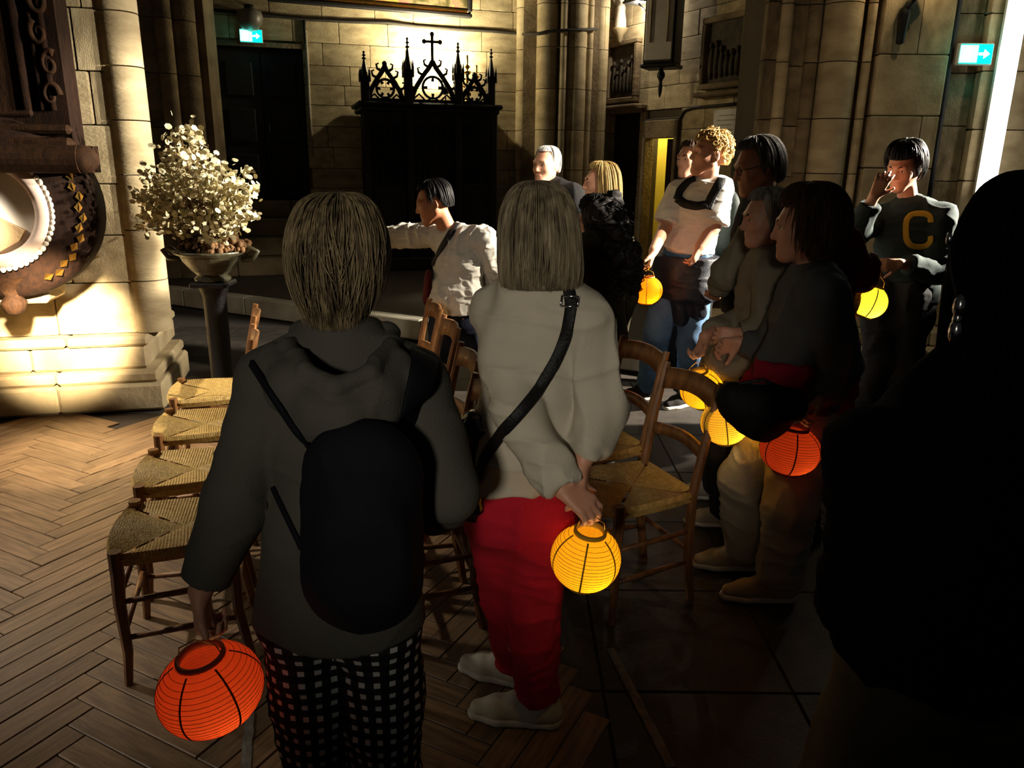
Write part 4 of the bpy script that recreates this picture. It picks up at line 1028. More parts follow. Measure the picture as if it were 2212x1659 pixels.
def sdf_obj(name, sdf, h, m, parent=None, base=(0, 0, 0), fold=None, attr=None, keep=True):
    V, Fq = sdf.mesh(h)
    if fold is not None:
        for f in (fold if isinstance(fold, (list, tuple)) else [fold]): V = f(V, normals(V, Fq))
    if keep: GEO.append((V, Fq))
    me = mesh_np(name, V - np.array(base, float), Fq)
    me.materials.append(M[m] if isinstance(m, str) else m)
    if attr is not None:
        for nm, fn in attr.items():
            a = me.attributes.new(nm, 'FLOAT', 'POINT'); a.data.foreach_set('value', fn(V).astype(np.float32))
    o = bpy.data.objects.new(name, me); link(o, parent)
    if parent is None: o.location = base
    return o
from mathutils.bvhtree import BVHTree
def surf_tool(geo=None):
    trees = []
    for V, Fq in (geo or GEO): trees.append(BVHTree.FromPolygons([tuple(v) for v in V.tolist()], Fq.tolist()))
    def hit(px, py_, off=.006):
        d = Vector(ray(px, py_)).normalized(); best = None
        for t in trees:
            r_ = t.ray_cast(Vector(CAM), d)
            if r_[0] is not None and (best is None or r_[3] < best[3]): best = r_
        if best is None: return None, None
        n = best[1]; n = n if n.dot(d) < 0 else -n
        return np.array(best[0] + n * off), np.array(n)
    return hit
def band(pts, ns, width, thick, n=8):
    """flat strap through points, lying on a surface with the given normals"""
    m = MB(); P = [np.array(p) for p in pts]; vs = []; k = len(P)
    for i in range(k):
        t = nrm(P[min(i + 1, k - 1)] - P[max(i - 1, 0)]); nn = nrm(ns[i]); w = nrm(np.cross(t, nn)); nn = np.cross(w, t)
        for (a, b) in ((-.5, 0), (-.42, .5), (.42, .5), (.5, 0), (.42, -.5), (-.42, -.5)): vs.append(P[i] + w * width * a + nn * thick * b)
    fs = [(i * 6 + q, i * 6 + (q + 1) % 6, (i + 1) * 6 + (q + 1) % 6, (i + 1) * 6 + q) for i in range(k - 1) for q in range(6)]
    m.add(vs, fs + [tuple(range(6))[::-1], tuple(range((k - 1) * 6, k * 6))], True); return m
def strap(hit, pix, width, thick, off=.005, steps=6):
    pts, ns = [], []
    for (a, b) in zip(pix, pix[1:]):
        for t in np.linspace(0, 1, steps, endpoint=False):
            p, n_ = hit(a[0] + (b[0] - a[0]) * t, a[1] + (b[1] - a[1]) * t, off)
            if p is not None: pts.append(p); ns.append(n_)
    p, n_ = hit(*pix[-1], off)
    if p is not None: pts.append(p); ns.append(n_)
    # smooth
    P = np.array(pts); N_ = np.array(ns)
    for _ in range(2): P[1:-1] = P[1:-1] * .5 + (P[:-2] + P[2:]) * .25; N_[1:-1] = N_[1:-1] * .5 + (N_[:-2] + N_[2:]) * .25
    return band(list(P), list(N_), width, thick)

def stand_sk(x, y, head_dir, h, sh=.108, sway=0.0):
    f = nrm([head_dir[0], head_dir[1], 0]); r = np.array([f[1], -f[0], 0]); z = np.array([0, 0, 1.0]); b = np.array([x, y, 0.0])
    k = dict(h=h, f=f, r=r, base=b)
    P = lambda a, c, e: b + r * a * h + f * c * h + z * e * h
    k['pelvis'] = P(0, 0, .53); k['waist'] = P(0, .003, .615); k['chest'] = P(0, .004, .74); k['neck'] = P(0, -.008, .845); k['head'] = P(0, .012, .93)
    for s_, sg in (('L', -1), ('R', 1)):
        k['sh' + s_] = P(sg * sh, -.005, .805); k['el' + s_] = P(sg * (sh + .035), -.012, .63); k['wr' + s_] = P(sg * (sh + .045), .025, .485)
        k['hip' + s_] = P(sg * .05, 0, .51); k['kn' + s_] = P(sg * .055, .012, .28); k['an' + s_] = P(sg * .058, -.01, .045)
        k['toe' + s_] = f + r * sg * .18
    k['hf'] = f; k['hup'] = z
    return k
def add_head(s, c, A, sc, female=False, nose=1.0, jaw=1.0):
    q = lambda x, y, z: c + A @ (np.array([x, y, z]) * sc)
    e = lambda p, r, k=.02, op='u', B=None: s.ell(q(*p), np.array(r) * sc, A if B is None else A @ B, k * sc, op)
    e((0, -.018, .035), (.074, .094, .084), .03)
    e((0, .030, -.005), (.063, .062, .075), .03)
    s.cone(q(0, .028, -.03), q(0, .056, -.088), .058 * sc, .034 * sc * jaw, .03 * sc)
    for g in (-1, 1):
        s.cone(q(g * .052, -.004, -.052), q(g * .018, .058, -.096), .020 * sc, .018 * sc * jaw, .03 * sc)
        e((g * .040, .052, -.028), (.022, .022, .018), .02)
    e((0, .071, -.100), (.020, .018, .016), .02)
    e((0, .080, .026), (.052, .014, .010), .02)
    for g in (-1, 1): e((g * .031, .098, .004), (.019, .020, .012), .012, 's')
    for g in (-1, 1): e((g * .031, .076, .0115), (.018, .012, .0055), .006)
    s.cone(q(0, .086, .016), q(0, .084 + .021 * nose, -.030), .008 * sc, .0120 * sc, .012 * sc)
    for g in (-1, 1): e((g * .012, .092, -.034), (.008, .010, .008), .008)
    e((0, .086, -.060), (.022, .011, .006), .008); e((0, .084, -.071), (.018, .011, .007), .008)
    e((0, .100, -.0655), (.020, .008, .0018), .004, 's')
    for g in (-1, 1):
        B = np.array(Matrix.Rotation(g * .35, 3, 'Z') @ Matrix.Rotation(-.15, 3, 'X'))
        e((g * .077, -.012, -.006), (.007, .019, .031), .008, 'u', B); e((g * .085, -.008, -.004), (.005, .010, .018), .006, 's', B)
    return s
def add_hand(s, w, d, n, side, curl=(.5, .7, .5), sc=1.0, thumb=(.6, .7, .3), spread=.06):
    d = nrm(d); n = nrm(np.array(n) - d * (np.array(n) @ d)); sv = np.cross(d, n) * side
    for i in range(4):
        o = .030 - .0195 * i; kn = w + (d * (.090 - .006 * abs(i - 1)) + sv * o) * sc
        s.cone(w + (d * .012 + sv * o * .55) * sc, kn, .0145 * sc, .0115 * sc, .012 * sc)
        L = (.072, .080, .074, .058)[i] * sc; p = kn; a = 0.0
        fd = nrm(d + sv * spread * (1.5 - i))
        for j, fr_ in enumerate((.45, .31, .24)):
            a += curl[j]; dr = fd * math.cos(a) + n * math.sin(a); p2 = p + dr * L * fr_
            s.cone(p, p2, (.0098 - .0011 * j) * sc, (.0092 - .0012 * j) * sc, .004 * sc); p = p2
    b = w + (d * .026 + sv * .024 + n * .004) * sc; t1 = nrm(d * thumb[0] + sv * thumb[1] + n * thumb[2]); p1 = b + t1 * .042 * sc; t2 = nrm(t1 + d * .5 + n * .35); p2 = p1 + t2 * .034 * sc
    s.cone(w + d * .01 * sc, b, .016 * sc, .0145 * sc, .012 * sc); s.cone(b, p1, .0135 * sc, .0112 * sc, .010 * sc); s.cone(p1, p2, .0112 * sc, .0088 * sc, .004 * sc)
    return s
def torso(s, k, off=0.0, bw=1.0, belly=0.0, k_=.05, hips=True):
    h, f = k['h'], k['f']; up = nrm(k['neck'] - k['pelvis'])
    ct = k['chest'] + (k['neck'] - k['chest']) * .42
    s.cone(ct, k['chest'], .074 * h * bw + off, .090 * h * bw + off, k_, flat=(f, 1.38))
    s.cone(k['chest'], k['waist'], .090 * h * bw + off, .080 * h * bw + off, k_, flat=(f, 1.36))
    s.cone(k['waist'], k['pelvis'], .080 * h * bw + off, .092 * h * bw + off, k_, flat=(f, 1.3))
    if belly: s.ell(k['waist'] + f * .03 * h, (.07 * h * bw + off, .055 * h + belly + off, .085 * h), axes(f, up), k_)
    for g in 'LR': s.cone(k['neck'] - up * .012 * h, k['sh' + g], .032 * h + off * .8, .036 * h + off, k_)
    return s
def person(lab, k, skin='skin', hands=None, h=.0065, eyes=True, headkw=None, bare_arms=False, bare_legs=False, bw=.94, group='visitors standing in the church'):
    """the body: one continuous surface from head to ankles"""
    GEO.clear(); H = k['h']; s = SDF(); A = axes(k['hf'], k['hup']); sc = H / 1.70
    add_head(s, k['head'], A, sc, **(headkw or {}))
    s.cone(k['head'] + A @ np.array([0, -.022, -.05]) * sc, k['neck'] + A @ np.array([0, 0, 0]), .050 * sc, .054 * sc, .03)
    torso(s, k, -.006, bw * .95)
    for g, sg in (('L', 1), ('R', -1)):
        s.cone(k['sh' + g], k['el' + g], .033 * H * .92, .0255 * H * .92, .03); s.cone(k['el' + g], k['wr' + g], .0255 * H * .92, .0165 * H, .02)
        hd = (hands or {}).get(g)
        dflt = nrm(k['wr' + g] - k['el' + g])
        if hd is None: hd = dict(d=dflt, n=-k['r'] * (1 if g == 'R' else -1))
        hd = dict(hd); d = hd.pop('d', dflt); n = hd.pop('n')
        add_hand(s, k['wr' + g], d, n, hd.pop('side', sg), sc=hd.pop('sc', .96 * sc), **hd)
        s.cone(k['hip' + g], k['kn' + g], .050 * H, .034 * H, .04); s.cone(k['kn' + g], k['an' + g], .034 * H, .020 * H, .03)
        s.ell(k['kn' + g] * .65 + k['an' + g] * .35 - k['f'] * .012 * H, (.028 * H, .030 * H, .06 * H), None, .03)
    o = sdf_obj('person', s, h, skin, None, k['base'])
    tag(o, lab, 'person', group)
    if eyes:
        for g in (-1, 1):
            c = k['head'] + A @ np.array([g * .031, .0715, .002]) * sc - k['base']
            eb = MB().ball(c, .0125 * sc, 10, 8).build('eye', 'eyewhite', o)
            c2 = c + A @ np.array([0, .0085, 0]) * sc; MB().ball(c2, .0062 * sc, 8, 6).build('iris', 'iris', eb)
            pts = [k['head'] + A @ np.array([g * x_, y_, z_]) * sc - k['base'] for x_, y_, z_ in ((.012, .094, .022), (.030, .092, .029), (.048, .080, .025))]
            m_ = MB().tube(pts, [.0035, .0045, .002], 5); m_.build('eyebrow', k.get('browmat', 'iris'), o)
    return o
def sleeve(s, k, g, off, upto=1.0, k_=.014, ro=1.0, cuff=0.0):
    H = k['h']; a, b, c = k['sh' + g], k['el' + g], k['wr' + g]
    if upto <= .5:
        e = a + (b - a) * (upto * 2); s.cone(a, e, .031 * H * ro + off, .031 * H * ro + off * 1.3, k_, cap=True); return
    s.cone(a, b, .031 * H * ro + off, .027 * H * ro + off, k_)
    e = b + (c - b) * ((upto - .5) * 2); s.cone(b, e, .027 * H * ro + off, .020 * H * ro + off * .8 + cuff, k_, cap=True)
def top(o, k, m, name='sweater', off=.018, bw=1.0, hem=.47, flare=.0, upto=(.97, .97), fold=(.006, (9, 9, 4)), h=.008, ro=1.0, extra=None, collar=.02, belly=0.0, seed=0., neck_cut=.02):
    s = SDF(); H = k['h']; torso(s, k, off, bw, belly)
    hm = k['pelvis'].copy(); hm[2] = hem * H if hem < 5 else hem
    s.cone(k['waist'], hm, .085 * H * bw + off, .097 * H * bw + off + flare, .04, flat=(k['f'], 1.28), cap=True)
    s.cut((0, 0, hm[2]), (0, 0, -1), hm, .42)
    for g, u in zip('LR', upto): sleeve(s, k, g, off, u, ro=ro)
    if collar: s.cone(k['neck'] - nrm(k['head'] - k['neck']) * .03, k['neck'] + nrm(k['head'] - k['neck']) * collar, .058 * H / 1.7 + off * .7, .054 * H / 1.7 + off * .6, .03, cap=True)
    if extra: extra(s)
    return sdf_obj(name, s, h, m, o, k['base'], folds(fold[0], fold[1], seed) if fold else None)
def trousers(o, k, m, name='trousers', off=.010, bw=1.0, wide=0.0, upto=.97, fold=(.006, (9, 9, 5)), h=.009, seed=0., extra=None, attr=None, topz=.60, knee=1.0):
    s = SDF(); H = k['h']; wz = k['pelvis'] * .3 + k['waist'] * .7
    s.cone(wz, k['pelvis'], .082 * H * bw + off, .095 * H * bw + off, .04, flat=(k['f'], 1.28), cap0=True)
    for g in 'LR':
        s.cone(k['pelvis'] + (k['hip' + g] - k['pelvis']) * .8, k['hip' + g], .06 * H + off, .058 * H + off, .04)
        s.cone(k['hip' + g], k['kn' + g], .056 * H + off, (.039 * H + off) * knee + wide * .6, .03)
        e = k['kn' + g] + (k['an' + g] - k['kn' + g]) * upto; s.cone(k['kn' + g], e, (.039 * H + off) * knee + wide * .6, .028 * H + off + wide, .02, cap=True)
    if extra: extra(s)
    return sdf_obj(name, s, h, m, o, k['base'], folds(fold[0], fold[1], seed) if fold else None, attr)
def shoe(o, k, g, m, sole='sole_white', sc=1.0, laces=False):
    a = k['an' + g]; d = nrm(k['toe' + g]); d = nrm([d[0], d[1], 0]); H = k['h'] / 1.7 * sc; z0 = a[2] - .045 * k['h']; p = np.array([a[0], a[1], z0])
    s = SDF(); heel = p - d * .045 * H + np.array([0, 0, .045]) * H; ball_ = p + d * .12 * H + np.array([0, 0, .04]) * H; toe = p + d * .185 * H + np.array([0, 0, .032]) * H
    s.cone(heel, ball_, .038 * H, .040 * H, .03); s.cone(ball_, toe, .040 * H, .028 * H, .02); s.cone(p + np.array([0, 0, .05]) * H, p + d * .06 * H + np.array([0, 0, .075]) * H, .042 * H, .032 * H, .03)
    s.cone(heel + np.array([0, 0, .0]), heel + np.array([0, 0, .055]) * H + d * .01, .036 * H, .036 * H, .02, cap=True)
    s.cut(p + np.array([0, 0, .02 * H]), (0, 0, -1))
    so = sdf_obj('shoe', s, .006, m, o, k['base'], keep=False)
    t = SDF(); t.cone(p - d * .045 * H + np.array([0, 0, .012 * H]), p + d * .12 * H + np.array([0, 0, .012 * H]), .041 * H, .044 * H, .02); t.cone(p + d * .12 * H + np.array([0, 0, .012 * H]), p + d * .19 * H + np.array([0, 0, .014 * H]), .044 * H, .030 * H, .02)
    t.cut(p + np.array([0, 0, .024 * H]), (0, 0, 1)); t.cut(p + np.array([0, 0, .001]), (0, 0, -1))
    sdf_obj('sole', t, .006, sole, so, k['base'], keep=False)
    if laces:
        r = np.cross(d, [0, 0, 1])
        for q in range(4):
            c = p + d * (.055 + .024 * q) * H + np.array([0, 0, .105 - .012 * q]) * H - k['base']
            MB().tube([c - r * .026 * H - np.array([0, 0, .010]), c + np.array([0, 0, .004]), c + r * .026 * H - np.array([0, 0, .010])], .0035, 5).build('lace', 'plastic', so)
    return so
HP = dict(  # hair outlines: (half width, half depth, height, shift back) from crown to tips
    short=[(.004, .004, .132, -.012), (.035, .042, .129, -.014), (.060, .074, .114, -.015), (.078, .097, .080, -.018), (.086, .106, .035, -.020), (.086, .103, -.015, -.022), (.080, .092, -.055, -.026), (.066, .074, -.085, -.030)],
    pixie=[(.004, .004, .134, -.012), (.040, .046, .130, -.014), (.066, .080, .112, -.016), (.086, .104, .070, -.018), (.094, .112, .02, -.02), (.089, .105, -.035, -.024), (.076, .086, -.085, -.03), (.060, .064, -.135, -.034)],
    crop=[(.004, .004, .126, -.015), (.035, .045, .123, -.016), (.060, .074, .108, -.017), (.075, .094, .076, -.018), (.080, .099, .035, -.018), (.079, .097, -.01, -.019), (.074, .088, -.045, -.022)],
    full=[(.004, .004, .150, -.015), (.045, .050, .146, -.018), (.075, .086, .128, -.020), (.096, .112, .085, -.024), (.106, .120, .030, -.028), (.106, .116, -.030, -.030), (.098, .104, -.080, -.034), (.080, .084, -.118, -.038)],
    bob=[(.004, .004, .137, -.012), (.042, .050, .133, -.014), (.068, .082, .113, -.016), (.086, .104, .070, -.018), (.094, .111, .015, -.022), (.098, .108, -.045, -.030), (.101, .100, -.085, -.036), (.098, .090, -.118, -.040)],
    long=[(.004, .004, .134, -.012), (.042, .050, .130, -.014), (.068, .082, .112, -.016), (.086, .104, .068, -.018), (.094, .110, .0, -.024), (.098, .104, -.10, -.035), (.102, .095, -.20, -.045), (.095, .08, -.30, -.05)])
def hair(o, k, style, color, n=500, m=14, rad=.0016, front=(52, .055), jit=.006, wave=0.0, wfreq=40., scale=1.0, width=1.0, name='hair', seed=1, hem_j=.06, part=0.0, shell=True, ear=None, drift_=.10):
    r_ = np.random.default_rng(seed); A = axes(k['hf'], k['hup']); sc = k['h'] / 1.70 * scale; Pf = np.array(HP[style], float); Pf[:, :2] *= width
    T = np.linspace(0, 1, len(Pf)); tt = np.linspace(0, 1, 60); dense = np.stack([np.interp(tt, T, Pf[:, i]) for i in range(4)], 1)
    for _ in range(6): dense[1:-1] = dense[1:-1] * .5 + (dense[:-2] + dense[2:]) * .25
    prof = lambda t: np.stack([np.interp(t, tt, dense[:, i]) for i in range(4)], -1)
    zfr = tt[np.argmin(np.abs(dense[:, 2] - front[1]))]
    def tend(phi):       # phi 0 = face
        a = np.abs((phi + np.pi) % (2 * np.pi) - np.pi); w = np.clip((a - R(front[0])) / R(22), 0, 1); te = zfr + (1 - zfr) * w * w * (3 - 2 * w)
        if ear is not None:   # keep the ears free
            we = np.exp(-((a - R(92)) / R(20)) ** 2); te = np.minimum(te, 1 - (1 - ear) * we * (a < R(125)) - 0)
        return te
    def pos(phi, t, off):
        q = prof(t); x = (q[..., 0] + off) * np.sin(phi); y = q[..., 3] + (q[..., 1] + off) * np.cos(phi); z = q[..., 2] + off * np.clip(1 - t * 2.5, 0, 1)
        return np.stack([x, y, z], -1)
    V = np.zeros((0, 3)); Fq = []
    if shell:
        nu, nv = 48, 26; ph = np.linspace(0, 2 * np.pi, nu, endpoint=False); PH, TV = np.meshgrid(ph, np.linspace(0, 1, nv)); te = tend(PH)
        P0 = pos(PH, TV * te * .985, -.004 + 0 * PH).reshape(-1, 3); i = np.arange(nv - 1)[:, None] * nu + np.arange(nu)[None]; j = np.arange(nv - 1)[:, None] * nu + (np.arange(nu)[None] + 1) % nu
        Fq.append(np.stack([i, i + nu, j + nu, j], -1).reshape(-1, 4)); V = P0
        # inner lining, so that the cap has thickness
        P1 = pos(PH, TV * te * .985, -.016 + 0 * PH).reshape(-1, 3); b0 = len(V); Fq.append(np.stack([j, j + nu, i + nu, i], -1).reshape(-1, 4) + b0); V = np.concatenate([V, P1])
        e0 = (nv - 1) * nu + np.arange(nu); e1 = (nv - 1) * nu + (np.arange(nu) + 1) % nu; Fq.append(np.stack([e0, e1, e1 + b0, e0 + b0], -1)[:, ::-1])
    cl = r_.uniform(0, 2 * np.pi, max(n // 9, 8)); phi = cl[r_.integers(0, len(cl), n)] + r_.normal(0, .05, n); te = tend(phi)
    t0 = te * r_.uniform(0, .55, n) ** 1.4; t1 = te * (1 - r_.uniform(0, hem_j, n)) ; off = r_.uniform(-.003, jit, n)
    U = np.linspace(0, 1, m)[None]; t = t0[:, None] + (t1 - t0)[:, None] * U
    lift = (np.sin(U * np.pi) * .5 + .5) * off[:, None]; drift = r_.normal(0, drift_, n)[:, None] * U ** 2
    ph = phi[:, None] + drift + wave * np.sin(wfreq * t + r_.uniform(0, 6.3, n)[:, None]) * .9
    C = pos(ph, t, lift + wave * .12 * np.cos(wfreq * t + r_.uniform(0, 6.3, n)[:, None]))
    tan = np.gradient(C, axis=1); tan /= np.linalg.norm(tan, axis=2, keepdims=True) + 1e-9; out = C - np.array([0, -.02, -.02]); out /= np.linalg.norm(out, axis=2, keepdims=True); b = np.cross(tan, out); b /= np.linalg.norm(b, axis=2, keepdims=True) + 1e-9; nn_ = np.cross(b, tan)
    rr_ = rad * r_.uniform(.6, 1.3, n)[:, None, None] * np.clip(1.15 - U ** 3, .12, 1)[..., None]
    ring = [b * rr_ * 1.6, nn_ * rr_, -b * rr_ * 1.6]
    S = np.stack([C + q for q in ring], 2)          # n,m,3,3
    base = len(V); V = np.concatenate([V, S.reshape(-1, 3)])
    gi = (np.arange(n)[:, None, None] * m + np.arange(m - 1)[None, :, None]) * 3 + np.arange(3)[None, None]; gj = (np.arange(n)[:, None, None] * m + np.arange(m - 1)[None, :, None]) * 3 + (np.arange(3)[None, None] + 1) % 3
    Fq.append((np.stack([gi, gj, gj + 3, gi + 3], -1).reshape(-1, 4)) + base)
    W_ = (A @ (V * sc).T).T + k['head']
    me = mesh_np(name, W_ - k['base'], np.concatenate(Fq)); me.materials.append(color); ob = bpy.data.objects.new(name, me); link(ob, o); return ob
def hairmat(name, rgb, rgb2, rough=.55): return mat(name, rgb, rough + .1, rgb2=rgb2, scale=26, stretch=(3, 3, .35), bump=0, spec=.22)
def glasses(o, k, m='iron', rim=True):
    A = axes(k['hf'], k['hup']); sc = k['h'] / 1.7; q = lambda x, y, z: k['head'] + A @ (np.array([x, y, z]) * sc) - k['base']
    e = empty('glasses', parent=o)
    m_ = MB()
    for g in (-1, 1):
        pts = [q(g * .033 + .024 * math.cos(t), .098, .002 + .019 * math.sin(t)) for t in np.linspace(0, 2 * math.pi, 14, endpoint=False)]
        MB().tube(pts, .0018, 5, closed=True).build('rim', m, e)
        MB().tube([q(g * .057, .096, .006), q(g * .074, .05, .008), q(g * .082, -.01, .012), q(g * .080, -.03, -.004)], .0018, 5).build('temple', m, e)
    MB().tube([q(-.010, .099, .006), q(0, .102, .009), q(.010, .099, .006)], .0018, 5).build('bridge', m, e)
    return e

# ------------------------------------------------------------------ the visitors
M['sole_white'] = mat('shoe_sole', (206, 200, 188), .6, var=.1, bump=.05); M['sole_dark'] = mat('dark_sole', (40, 36, 32), .7, var=.1, bump=.05)
def fab(name, rgb, var=.18, rough=.9, sheen=.0, bs=220, bump=.25, spec=.2): return mat(name, rgb, rough, var=var, scale=7, bump=bump, bscale=bs, sheen=sheen, spec=spec)
def handle_of(i):
    o = LO[i]; bpy.context.view_layer.update(); c = np.array(o.location); r = plen(LANT[i][3], c); h = r * LANT[i][4]
    return np.array(Matrix(o.matrix_world) @ Vector((0, 0, h * .9 + .042)))
DOWN = np.array([0, 0, -1.0]); XR = np.array([1., 0, 0]); YB = np.array([0, 1., 0])

# --- grey hoodie, seen from behind
k = stand_sk(-.335, 1.53, (.06, 1), 1.60, .112)
k['head'] = J(738, 566, 1.55); k['neck'] = J(742, 722, 1.53); k['chest'] = J(745, 960, 1.52); k['waist'] = J(738, 1140, 1.52); k['pelvis'] = J(733, 1290, 1.52)
k['shL'] = J(592, 826, 1.52); k['shR'] = J(895, 832, 1.53); k['elL'] = J(512, 1085, 1.49); k['elR'] = J(968, 1065, 1.47)
hp = handle_of(0); k['wrL'] = hp + np.array([0.01, .03, .105]); k['wrR'] = J(930, 1120, 1.74)
k['hf'] = nrm([.10, 1, -.05])
for g, px in (('L', 660), ('R', 815)):
    k['hip' + g] = J(px, 1335, 1.52); k['kn' + g] = np.array([k['hip' + g][0], 1.56, .42]); k['an' + g] = np.array([k['hip' + g][0], 1.54, .07])
o = person('person in grey hoodie and checked trousers seen from behind', k, hands=dict(L=dict(d=DOWN, n=XR, side=1, curl=(1.0, 1.2, .8)), R=dict(n=-XR)), h=.006, eyes=False)
grey = fab('grey_hoodie', (76, 74, 68), bs=260)
top(o, k, grey, 'hoodie', .018, .96, .655 / 1.60, .024, (.95, .9), (.006, (7, 7, 4)), .0065, 1.05, None, .012)
hit = surf_tool(GEO); s = SDF()
def on(px, py_, off): p_, n_ = hit(px, py_, 0); return p_ + np.array([0, -off, off * .3])
s.chain([on(570, 790, .0), on(625, 850, .03), on(690, 905, .05), on(750, 922, .052), on(825, 890, .05), on(885, 825, .025), on(905, 790, 0)], [.018, .030, .036, .040, .036, .028, .018], .02)
s.chain([on(595, 765, .0), on(650, 825, .045), on(715, 880, .07), on(765, 890, .072), on(825, 850, .06), on(860, 780, .025)], [.022, .034, .036, .036, .034, .026], .03)
s.chain([on(625, 750, .004), on(685, 805, .075), on(750, 838, .10), on(815, 808, .085), on(848, 750, .02)], [.018, .017, .018, .017, .016], .008)
s.chain([J(655, 745, 1.50), J(650, 722, 1.55), J(690, 712, 1.62), J(800, 712, 1.62), J(838, 722, 1.55), J(842, 748, 1.50)], [.024, .022, .02, .02, .022, .024], .02)
sdf_obj('hood', s, .0055, grey, o, k['base'], folds(.004, (9, 9, 6), 2.0))
# gingham trousers
def gingham():
    m = bpy.data.materials.new('gingham'); m.use_nodes = True; nt = m.node_tree; N = nt.nodes; L = nt.links; b = N['Principled BSDF']
    def sq(attr):
        a = N.new('ShaderNodeAttribute'); a.attribute_name = attr; f = N.new('ShaderNodeMath'); f.operation = 'FRACT'; g = N.new('ShaderNodeMath'); g.operation = 'LESS_THAN'; g.inputs[1].default_value = .41
        L.new(a.outputs['Fac'], f.inputs[0]); L.new(f.outputs[0], g.inputs[0]); return g.outputs[0]
    u, v = sq('gu'), sq('gv')
    ad = N.new('ShaderNodeMath'); ad.operation = 'ADD'; L.new(u, ad.inputs[0]); L.new(v, ad.inputs[1])
    rp = N.new('ShaderNodeValToRGB'); rp.color_ramp.interpolation = 'CONSTANT'; cr = rp.color_ramp; cr.elements[0].position = 0; cr.elements[0].color = (.008, .008, .009, 1); cr.elements[1].position = .4; cr.elements[1].color = (.016, .016, .016, 1)
    e = cr.elements.new(.8); e.color = (.46, .46, .44, 1)
    dv = N.new('ShaderNodeMath'); dv.operation = 'MULTIPLY'; dv.inputs[1].default_value = .5; L.new(ad.outputs[0], dv.inputs[0]); L.new(dv.outputs[0], rp.inputs[0]); L.new(rp.outputs[0], b.inputs['Base Color']); b.inputs['Roughness'].default_value = .9; b.inputs['Specular IOR Level'].default_value = .1
    return m
cxm = (k['hipL'][0] + k['hipR'][0]) / 2
def gu(V):
    c = np.where(V[:, 0] < cxm, k['hipL'][0], k['hipR'][0]); return (np.arctan2(V[:, 0] - c, -(V[:, 1] - 1.54)) * .092 + c) / .0330
trousers(o, k, gingham(), off=.004, bw=.84, wide=.028, attr=dict(gu=gu, gv=lambda V: V[:, 2] / .0330), knee=1.25, seed=3)
for g in 'LR': shoe(o, k, g, fab('dark_shoe', (40, 38, 36)), 'sole_white')
hair(o, k, 'pixie', hairmat('ash_blond_hair', (150, 132, 98), (64, 54, 40)), 2200, 16, .0010, (45, .08), .016, seed=4, scale=1.02, hem_j=.38, ear=.72, drift_=.22)
# backpack with straps
hit = surf_tool(GEO)
bp_ = empty('backpack', tuple(k['base'] + np.array([0, -.2, 0]))); b0 = np.array(bp_.location); tag(bp_, 'dark navy backpack on the back of grey hoodie', 'backpack')
navy = fab('navy_nylon', (11, 12, 20), rough=.8, bs=160, bump=.1, spec=.15)
s = SDF(); c1, c2 = J(782, 1030, 1.315), J(785, 1245, 1.315)
s.cone(c1, c2, .112, .118, .03, flat=((0, 1, 0), 2.0)); s.cone(J(785, 1160, 1.265), J(787, 1250, 1.265), .085, .09, .03, flat=((0, 1, 0), 2.6))
bg = sdf_obj('bag_body', s, .007, navy, bp_, b0, folds(.003, (8, 8, 6)), keep=False)
for pix in ([(915, 770), (905, 830), (870, 900), (838, 962)], ):
    m_ = strap(hit, pix, .062, .012); m_.v = [tuple(np.array(v) - b0) for v in m_.v]; m_.build('shoulder_strap', navy, bp_)
m_ = strap(hit, [(548, 785), (590, 850), (640, 925), (680, 975)], .016, .007); m_.v = [tuple(np.array(v) - b0) for v in m_.v]; m_.build('shoulder_strap', navy, bp_)
m_ = strap(hit, [(592, 1050), (620, 1110), (655, 1185)], .012, .006); m_.v = [tuple(np.array(v) - b0) for v in m_.v]; m_.build('lower_strap', navy, bp_)
p, n_ = hit(913, 1058); MB().ball(p - b0 if p is not None else (0, 0, 0), (.004, .004, .014), 6, 5).build('reflector', mat('reflector', (170, 190, 60), .3, var=.05, bump=0), bp_)

# --- white sweater, red trousers, seen from behind
k = stand_sk(.08, 1.93, (-.35, 1), 1.60, .105)
k['head'] = J(1157, 516, 1.90); k['neck'] = J(1168, 618, 1.90); k['chest'] = J(1165, 770, 1.90); k['waist'] = J(1150, 920, 1.90); k['pelvis'] = J(1125, 1080, 1.92)
k['shL'] = J(1083, 682, 1.93); k['shR'] = J(1262, 690, 1.86); k['elL'] = J(1112, 880, 1.78); k['elR'] = J(1297, 880, 1.84)
hp = handle_of(1); k['wrL'] = J(1212, 1052, 1.715); k['wrR'] = J(1262, 985, 1.76)
k['hf'] = nrm([-.35, 1, -.05])
k['hipL'] = J(1085, 1110, 1.95); k['hipR'] = J(1160, 1110, 1.90); k['knL'] = J(1100, 1290, 2.0); k['knR'] = J(1152, 1300, 1.93)
k['anL'] = pz(1118, 1432, .075); k['anR'] = pz(1158, 1515, .075); k['toeL'] = np.array([-1, .35, 0]); k['toeR'] = np.array([-1, .12, 0])
o = person('woman in white sweater and red trousers with hands behind her back', k, hands=dict(L=dict(d=nrm(hp - k['wrL'] + np.array([-.0, 0, .02])), n=nrm([0, .6, -1]), side=1, curl=(.5, .8, .6)), R=dict(d=nrm([.0, -.1, -1]), n=nrm([-1, .3, 0]), side=-1, curl=(.3, .4, .3))), h=.0055, eyes=False)
white = fab('white_knit', (196, 188, 170), bs=300)
